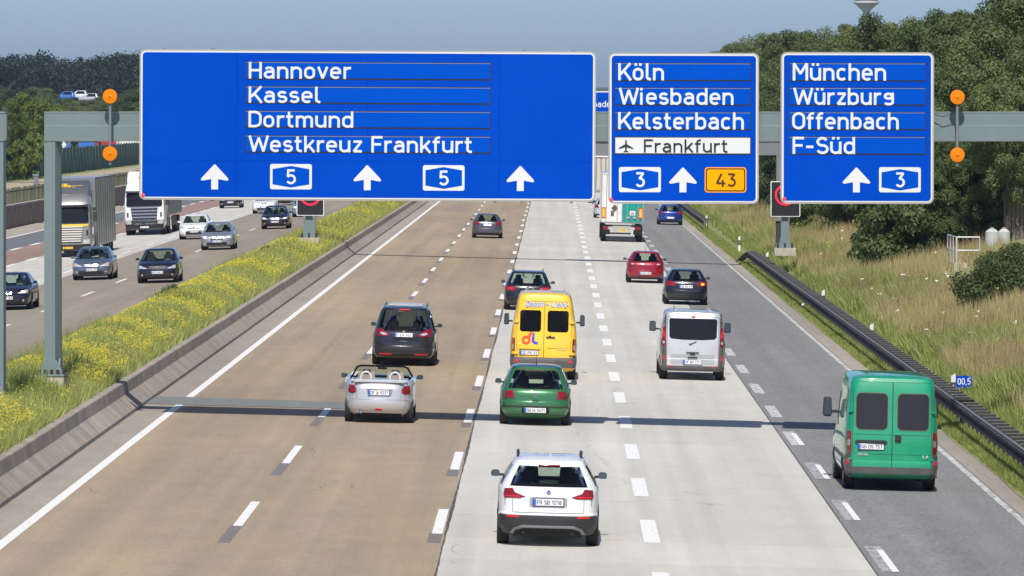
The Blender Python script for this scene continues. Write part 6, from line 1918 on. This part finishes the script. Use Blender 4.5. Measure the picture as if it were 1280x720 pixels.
# wooded bank on the right: rows of trees parallel to the road
random.seed(77)
GW = 'trees of the wood on the right bank'
cnt = 0
for rowi, (X0_, step, y0_, y1_) in enumerate([(17.8, 5.0, 244, 610), (22.5, 6.5, 236, 610), (28.5, 8.0, 232, 610), (36, 12, 236, 600)]):
    y = y0_
    while y < y1_:
        xx = X0_ + random.uniform(-1.1, 1.1)
        zg = prof_z(BANKP, xx)
        target = 7.6 + .385 * 18 * min(1, max(0, (y - 150) / 440)) + .265 * 18 * (1 - min(1, max(0, (y - 150) / 440)))   # canopy height along the road
        h_ = (target - zg) + rowi * .4 - .2 - (.45 if 300 < y < 450 else 0) + random.uniform(-.8, .2)
        if y > 560: h_ *= 1 - (y - 560) / 80 * .25
        pxt = 692 + xx * FPX / y
        if 1055 < pxt < 1112: h_ = min(h_, PZ(24, y) - zg - .5)     # lower crowns in front of the tower
        s = h_ / 10.6
        ol = random.randrange(5)
        hue = 'olive' if ol in (1, 3) else 'dark green'
        tree(ol, xx, y, zg - .2, s * random.uniform(.9, 1.1), 1.0, ('%s broadleaf tree of the wood on the right bank, front row' % hue) if rowi == 0 else ('%s broadleaf tree deep in the wood on the right bank' % hue), GW + (', front row, ' if rowi == 0 else ', deep, ') + hue)
        y += step * random.uniform(.8, 1.2); cnt += 1
# nearer trees with bare stems, behind the railing and tanks
me, cs = crown_mesh('crown', rngt, 2.6, 4.2, 2.7, 46, 30000, .075, M_LEAFB, cr=(.5, .9))
VAR.append((me, trunk_mesh(rngt, 7.5, .11, cs)))
for px_, d_, s_, lb in ((1259, 231, .74, 'slim-stemmed tree in front of the pale tanks at the right edge'), 
                         (1232, 266, 1.0, 'broadleaf tree filling the gap behind the pale tanks'), (1272, 262, 1.05, 'broadleaf tree behind the plank fence')):
    x = PX(px_, d_); tree(5, x, d_, prof_z(BANKP, x) - .2, s_, 1.0, lb, None)
rng_u = random.Random(4)
for k in range(22):
    px_ = 1160 + k * 6.2 + rng_u.uniform(-5, 5); d_ = rng_u.uniform(236, 262)
    x = PX(px_, d_); s_ = rng_u.uniform(.36, .58)
    o = tree(rng_u.choice([0, 1, 2, 3, 4]), x, d_, prof_z(BANKP, x) - .25, s_ * 1.15, .95, 'young bushy tree in the undergrowth behind the tube railing', 'young trees in the undergrowth behind the railing')
for px_, d_, v_ in ((1215, 276, 0), (1250, 284, 2), (1285, 290, 1), (1200, 262, 4), (1232, 272, 2), (1262, 280, 0), (1295, 276, 3), (1310, 262, 2), (1180, 258, 0)):
    x = PX(px_, d_); tree(v_, x, d_, prof_z(BANKP, x) - .2, .95, 1.0, 'dense tree at the back of the wood behind the pale tanks', 'trees at the back of the wood behind the tanks')
# shrubs
me, cs = crown_mesh('foliage', rngt, 1.25, .85, -.1, 30, 11000, .05, M_LEAFC, cr=(.28, .5))
SH = [(me, trunk_mesh(rngt, 1.3, .05, cs))]
me, cs = crown_mesh('foliage', rngt, 1.3, .85, -.1, 30, 11000, .052, M_LEAFA, cr=(.3, .5)); SH.append((me, trunk_mesh(rngt, 1.3, .05, cs)))
def shrub(v, x, y, z, sx, sz, label, group=None):
    o = empty('shrub', (x, y, z), label, 'shrub', group, rot=(0, 0, random.uniform(0, 6.28)))
    o.scale = (sx, sx, sz)
    link_mesh('foliage', SH[v][0], o); link_mesh('stem', SH[v][1], o)
def put(px, d, v, sx, sz, label, group=None, dz=-.15):
    x = PX(px, d); shrub(v, x, d, prof_z(BANKP, x) + dz, sx, sz, label, group)
put(1268, 187, 1, 1.0, 1.1, 'dark green shrub merging with the dense round one at the right edge')
put(1244, 184, 0, 1.12, 1.06, 'dense round green shrub at the right edge of the grassy bank', None)
put(1128, 236, 1, 1.7, 2.0, 'large dark rounded bush under the right end of the München sign')
put(1102, 243, 1, 1.15, 1.2, 'dark bush left of the large rounded bush')
put(1160, 236, 0, 1.3, 1.6, 'green bush between the large dark bush and the metal railing')
put(1277, 205, 0, 1.1, .7, 'green shrub at the right frame edge behind the dense round one')
for px_, d_, v_, a_, b_ in ((1150, 246, 1, 1.5, 2.3), (1178, 244, 0, 1.2, 1.8)):
    put(px_, d_, v_, a_, b_, 'dark green shrub between the speed display and the tube railing', 'shrubs between the display and the railing')
y = 296
while y < 620:
    xx = 15.6 + random.uniform(-.7, .7)
    shrub(1 if random.random() < .65 else 0, xx, y, prof_z(BANKP, xx) - .2, random.uniform(1.0, 1.7), random.uniform(1.1, 1.9), 'dark green shrub along the foot of the wood on the right bank', 'shrubs along the foot of the wood')
    y += 6.2
# left: big bright tree, bush, mid trees
me, cs = crown_mesh('crown', rngt, 4.6, 4.3, 1.5, 60, 26000, .13, M_LEAFD, cr=(.7, 1.2)); VAR.append((me, trunk_mesh(rngt, 8, .25, cs)))
def left_tree(px, d, ytop, v, wid, label, group=None, h0=None):
    x = PX(px, d); ht = PZ(ytop, d)
    base = {6: 10.6}.get(v, 11.4)
    s = ht / base
    o = tree(v, x, d, 0, 1, 1, label, group)
    o.scale = (wid, wid, s)
left_tree(40, 655, 108, 6, .92, 'big bright green tree behind the gantry post on the left')
left_tree(2, 640, 116, 6, .8, 'bright green tree cut by the left picture edge')
left_tree(-30, 660, 110, 6, .9, 'bright green tree just outside the left picture edge') if False else None
M_mid = 'middle-distance trees left of the widest sign'
for i, (px_, d_, yt_, v_, w_) in enumerate([(15, 1000, 104, 0, 1.9), (48, 1030, 100, 2, 2.0), (68, 1010, 106, 4, 1.7), (78, 960, 126, 1, 1.5), (92, 1000, 129, 3, 1.3), (112, 930, 133, 1, 1.5), (128, 950, 124, 0, 1.2), (150, 980, 122, 2, 1.5), (168, 960, 104, 2, 1.6), (185, 960, 96, 0, 1.7), (98, 900, 136, 3, 1.3), (83, 1030, 120, 2, 1.3), (98, 1025, 117, 1, 1.6), (113, 1030, 120, 0, 1.3), (127, 1028, 117, 3, 1.6), (105, 1032, 119, 2, 1.2), (138, 1030, 127, 4, 1.6), (76, 1032, 122, 0, 1.5), (140, 905, 138, 4, 1.3), (163, 900, 134, 1, 1.2)]):
    left_tree(px_, d_, yt_, v_, w_, 'grey-green tree in the middle distance left of the widest sign', M_mid)
for i, (px_, w_, h_, lb) in enumerate([(29, 1.35, 2.3, 'rounded light green bush peeping over the green fence, right one of a pair'), (12, 1.25, 1.9, 'rounded light green bush peeping over the green fence, left one of a pair')]):
    d_ = 606
    me_s, cs_s = crown_mesh('foliage', rngt, 1.2, 1.1, 0, 20, 1800, .16, M_LEAFD, cr=(.3, .5)) if i == 0 else (me_s, cs_s)
    o = empty('shrub', (PX(px_, d_) - .6, d_ + 14, .5), lb, 'shrub'); o.scale = (w_, w_, h_)
    link_mesh('foliage', me_s, o)
# low bush near the wall (left)
d_ = 520; x_ = PX(134, d_)
o = empty('shrub', (x_, d_, 0), 'small round bush at the edge of the sandy path above the silver lorry', 'shrub'); o.scale = (1.0, 1.0, .8)
link_mesh('foliage', me_s, o)

# far wood on the ridge: one mass
def far_wood(name, x0, x1, y0_, y1_, n, ztop, rng):
    per = 620; allv = []
    for i in range(n):
        x = rng.uniform(x0, x1); y = rng.uniform(y0_, y1_)
        h = ztop(x, y) + rng.normal() * .8
        w = rng.uniform(4, 6.5)
        nb = 9
        c = np.stack([rng.normal(size=nb) * w * .4, rng.normal(size=nb) * w * .4, h - rng.uniform(0, 1, nb) ** 1.2 * h * .75 - 1.5], 1) + np.array([x, y, 0])
        allv.append(leaf_cloud(c, rng.uniform(1.6, 2.8, nb), per, .42, rng))
    o = np_mesh(name, np.concatenate(allv), 4, M_LEAFF); o["kind"] = "stuff"
    o["label"] = 'dark bluish wood on the horizon at the left'; return o
rngf = np.random.default_rng(9)
def zt_(x, y):
    px_ = 692 + x * FPX / y
    yt = 74 - 5 * math.sin((px_ + 20) * .045) + 4 * math.sin(px_ * .11)
    return CAMZ - (yt - 140) * y / FPX
far_wood('far_wood', -180, -85, 1300, 1480, 420, zt_, rngf)
hill('wooded_ridge', [[(-420, 1290, -2), (-60, 1290, -2)], [(-420, 1330, 12), (-60, 1330, 12)], [(-420, 1600, 14), (-60, 1600, 14)]], mat('wood_floor', (.02, .03, .015), rough=1))

# ------------------------------------------------------------------ grass and flowers
def blades(n, xs, ys, zs, hmin, hmax, wd, lean, rng):
    h = rng.uniform(hmin, hmax, n); a = rng.uniform(0, np.pi, n)
    dx, dy = np.cos(a) * wd, np.sin(a) * wd
    tx, ty = rng.normal(size=n) * lean * h, rng.normal(size=n) * lean * h
    P = np.empty((n, 3, 3))
    P[:, 0] = np.stack([xs - dx, ys - dy, zs - .03], 1); P[:, 1] = np.stack([xs + dx, ys + dy, zs - .03], 1)
    P[:, 2] = np.stack([xs + tx, ys + ty, zs + h], 1)
    return P.reshape(-1, 3), h, tx, ty
def field(prof):
    px_ = np.array([p[0] for p in prof]); pz_ = np.array([p[1] for p in prof])
    return lambda x: np.interp(x, px_, pz_)
zb_, zm_ = field(BANKP), field(MEDP)
def clear_of_footings(x, y):
    return ~((np.abs(x + 12.0) < .75) & (y > 130.5) & (y < 134.4)) & ~((np.abs(x + 12.0) < .6) & (y > 271) & (y < 276.6)) & ~((x > 14.8) & (x < 17.2) & (y > 206) & (y < 218.5)) & ~((np.abs(x - 10.76) < .6) & (y > 257) & (y < 262.5))
def samp(n, x0, x1, y0_, y1_, rng, power=2.0):
    # denser near the camera, as perspective needs
    u = rng.uniform(0, 1, n); a, b = 1 / y0_, 1 / y1_
    y = 1 / (a + (b - a) * u)
    return rng.uniform(x0, x1, n), y
def blotch(x, y, f, seed):
    r = np.random.default_rng(seed); v = np.zeros_like(x)
    for k in range(5):
        a, b, p = r.uniform(.4, 1.4) * f, r.uniform(.08, .35) * f, r.uniform(0, 6.28)
        v += np.sin(x * a + y * b + p)
    return v / 5
rg2 = np.random.default_rng(21)
def grass_obj(name, label, m, n, x0, x1, y0_, y1_, zf, hmin, hmax, wd, lean, keep=None):
    x, y = samp(n, x0, x1, y0_, y1_, rg2)
    if keep is not None:
        k = keep(x, y); x, y = x[k], y[k]
    k = clear_of_footings(x, y); x, y = x[k], y[k]
    w = wd * (0.7 + y / 260.0)
    P, h, tx, ty = blades(len(x), x, y, zf(x), hmin, hmax, w, lean, rg2)
    o = np_mesh(name, P, 3, m); o["kind"] = "stuff"; o["label"] = label
    return o
# right bank: straw, green and rusty patches
sel = lambda x, y: blotch(x, y, 1.0, 3)
grass_obj('dry_grass', 'tall straw-coloured grass on the right bank', M_GRASSS, 150000, 10.9, 18, 112, 620, zb_, .35, .85, .012, .22, lambda x, y: (sel(x, y) > -.20 + rg2.normal(size=len(x)) * .12) & (x > 11.3))
grass_obj('leafy_weeds', 'bright green leafy weeds behind the guard rail', M_GRASSG, 60000, 10.9, 13.2, 140, 420, zb_, .35, .8, .02, .45, lambda x, y: blotch(x, y, 1.6, 30) > .15)
grass_obj('green_grass', 'green grass and weeds on the right bank', M_GRASSG, 170000, 10.6, 18, 112, 620, zb_, .18, .50, .016, .4, lambda x, y: (sel(x, y) < -.02 + rg2.normal(size=len(x)) * .16) | (x < 11.4))
grass_obj('rusty_grass', 'reddish seed heads in the grass of the right bank', M_GRASSR, 40000, 11.6, 18, 112, 500, zb_, .45, .95, .012, .18, lambda x, y: blotch(x, y, .8, 8) > .05)
grass_obj('mown_grass', 'short mown grass between the grey lane and the guard rail', M_GRASSG, 90000, 9.62, 10.3, 96, 620, zb_, .05, .16, .014, .4)
# white umbels
def umbels(n, x0, x1, y0_, y1_, zf, label, name='white_umbels', h=(.5, .95), r=.05, m=None, keep=None, nf=5):
    x, y = samp(n, x0, x1, y0_, y1_, rg2)
    if keep is not None:
        k = keep(x, y); x, y = x[k], y[k]
    k = clear_of_footings(x, y); x, y = x[k], y[k]
    n = len(x); z = zf(x) + rg2.uniform(h[0], h[1], n)
    P = []
    for q in range(nf):
        ox_, oy_, oz_ = rg2.normal(size=n) * r * 1.1, rg2.normal(size=n) * r * 1.1, rg2.normal(size=n) * r * .6
        s = r * rg2.uniform(.5, 1.0, n) * (.75 + y / 400)
        nx = rg2.normal(size=(n, 3)) * .5 + np.array([0, -.55, .8]); nx /= np.linalg.norm(nx, axis=1)[:, None]
        a = np.cross(nx, rg2.normal(size=(n, 3))); a /= np.linalg.norm(a, axis=1)[:, None]; b = np.cross(nx, a)
        c = np.stack([x + ox_, y + oy_, z + oz_], 1)
        a = a * s[:, None]; b = b * s[:, None]
        P.append(np.stack([c - a, c - b, c + a, c + b], 1).reshape(-1, 3))
    o = np_mesh(name, np.concatenate(P), 4, m or M_UMBEL); o["kind"] = "stuff"; o["label"] = label
umbels(60, 11.4, 17, 125, 300, zb_, 'white umbel flowers scattered over the right bank', r=.03)
umbels(30, 12.0, 16, 120, 400, zb_, 'small yellow flowers scattered over the right bank', name='yellow_weeds', m=M_FLOWER, r=.024)
# median: green leaves and masses of yellow flowers
grass_obj('median_weeds', 'green weeds of the flowery median', M_GRASSG, 210000, -15.0, -10.8, 98, 620, zm_, .15, .46, .016, .3)
fk = lambda x, y: blotch(x, y, 2.6, 14) * .8 + blotch(x, y, .9, 15) * .9 + rg2.normal(size=len(x)) * .22 > .08 + .2 * (np.abs(x + 12.9) < .9) + .10 * (y < 150)
umbels(90000, -14.9, -10.85, 98, 620, zm_, 'dense yellow wildflowers on the median between the carriageways', name='yellow_wildflowers', m=M_FLOWER, h=(.20, .50), r=.0135, keep=fk, nf=4)
umbels(9000, -14.9, -10.8, 98, 500, zm_, 'loose yellow wildflowers scattered among the green weeds of the median', name='yellow_wildflowers', m=M_FLOWER, h=(.20, .48), r=.012, nf=3)
grass_obj('tall_weeds', 'taller green weeds standing in clumps on the median', M_GRASSG, 60000, -15.0, -11.1, 98, 520, zm_, .40, .78, .018, .28, lambda x, y: blotch(x, y, 2.2, 41) > .34)
grass_obj('dry_stems', 'dry stems between the median weeds', M_GRASSS, 16000, -15.0, -10.9, 98, 420, zm_, .25, .60, .010, .2, lambda x, y: blotch(x, y, 1.8, 52) > .1)
# taller weeds sticking up at the carriageway edge of the median
for px_, d_, s_, lb in ((213, 205, .42, 'tall dark green weed at the median edge in front of the black compact car'), (332, 262, .30, 'leafy weed standing up at the edge of the median below the speed display'), (62, 143, .30, 'tuft of tall weeds behind the gantry post foot')):
    x_ = -14.6 if d_ > 150 else -13.6
    x_ = PX(px_, d_)
    shrub(0, x_, d_, prof_z(MEDP, x_) - .05 if x_ > -15.1 else .25, s_ * .9, s_, lb)

# ------------------------------------------------------------------ things on the right bank
d = 219.0
rx_, rzb = PX(1207, d), prof_z(BANKP, PX(1207, d))
o = empty('railing', (PX(1193, d), d, rzb), 'galvanised tube railing on a small concrete wall on the right bank', 'railing')
ss = d / FPX; ox_ = PX(1193, d)
gal = mat('galvanised_tube', (.50, .50, .48), rough=.5, metal=.3)
zt1, zt2 = PZ(296.5, d) - rzb, PZ(313, d) - rzb
xa, xb = 0, PX(1224.5, d) - ox_
mb = MB()
mb.tube([Vector((xa + .1, .0, PZ(343, d) - rzb)), Vector((xa + .1, 0, zt1)), Vector((xb, 0, zt1)), Vector((xb, 0, zt2))], .028, 8)
mb.tube([Vector((xa + .1, 0, zt2)), Vector((xb, 0, zt2))], .025, 8); mb.build('railing_front', gal, o)
mb = MB()
for k in range(4):
    mb.tube([Vector((xa - .05 + .04 * k, 3 - 1 * k, zt2 - .6)), Vector((xa - .05 + .04 * k, 3 - 1 * k, zt1 + .04 - .01 * k))], .025, 6)
mb.tube([Vector((xa - .05, 3, zt1 + .04)), Vector((xa + .1, 0, zt1))], .025, 6); mb.tube([Vector((xa - .05, 3, zt2 + .03)), Vector((xa + .1, 0, zt2))], .025, 6)
mb.build('railing_side', gal, o)
MB().box((.25, 1.2, (PZ(329, d) - rzb) / 2 - .35), (.55, 2.4, PZ(329, d) - rzb + .7)).build('concrete_base', MATS['footing_concrete'], o)
d = 226
for k, (px_, w_, lb) in enumerate([(1240, 17, 'left one of two pale tanks behind the railing, partly hidden by leaves'), (1255, 15, 'right one of two pale tanks behind the railing, partly hidden by leaves')]):
    x = PX(px_, d); zb0 = prof_z(BANKP, x)
    t = empty('white_tank', (x, d, zb0), lb, 'tank', 'pale tanks behind the railing')
    r = w_ * d / FPX / 2; zt = PZ(286, d) - zb0
    mb = MB(); mb.cyl((0, 0, -.2), (0, 0, zt - .12), r, r, 20, caps=False); mb.cyl((0, 0, zt - .12), (0, 0, zt), r, r * .45, 20)
    mb.build('tank_shell', mat('tank_white', (.46, .47, .45), rough=.5, noise=.15, nscale=3), t, smooth=35)
    MB().cyl((0, 0, zt), (0, 0, zt + .06), r * .3, n=12).build('lid', M_ALU, t)
d = 232
o = empty('plank_fence', (PX(1266, d), d, prof_z(BANKP, PX(1266, d))), 'weathered upright plank fence under the trees at the right edge', 'fence')
pkm = MB().box((0, 0, .9), (.14, .03, 2.6)).mesh('plank', mat('weathered_plank', (.15, .12, .10), rough=.9, noise=.3, nscale=4))
for k in range(14): link_mesh('plank', pkm, o, (k * .17 - .3, random.uniform(-.01, .01), random.uniform(-.05, .05)))
MB().box((.8, .05, 1.3), (2.4, .05, .1)).build('rail', MATS['weathered_plank'], o)
# ------------------------------------------------------------------ the air
if True:
    hm = bpy.data.materials.new('air'); hm.use_nodes = True
    nt = hm.node_tree; nt.nodes.clear()
    out = nt.nodes.new("ShaderNodeOutputMaterial"); vp = nt.nodes.new("ShaderNodeVolumePrincipled")
    vp.inputs["Color"].default_value = (0.62, 0.78, 1.0, 1)
    vp.inputs["Density"].default_value = 0.00008
    vp.inputs["Anisotropy"].default_value = 0.2
    nt.links.new(vp.outputs[0], out.inputs["Volume"])
    hz = MB().box((0, 4300, 33.5), (8000, 10000, 75)).build('haze', hm)
    hz["kind"] = "stuff"
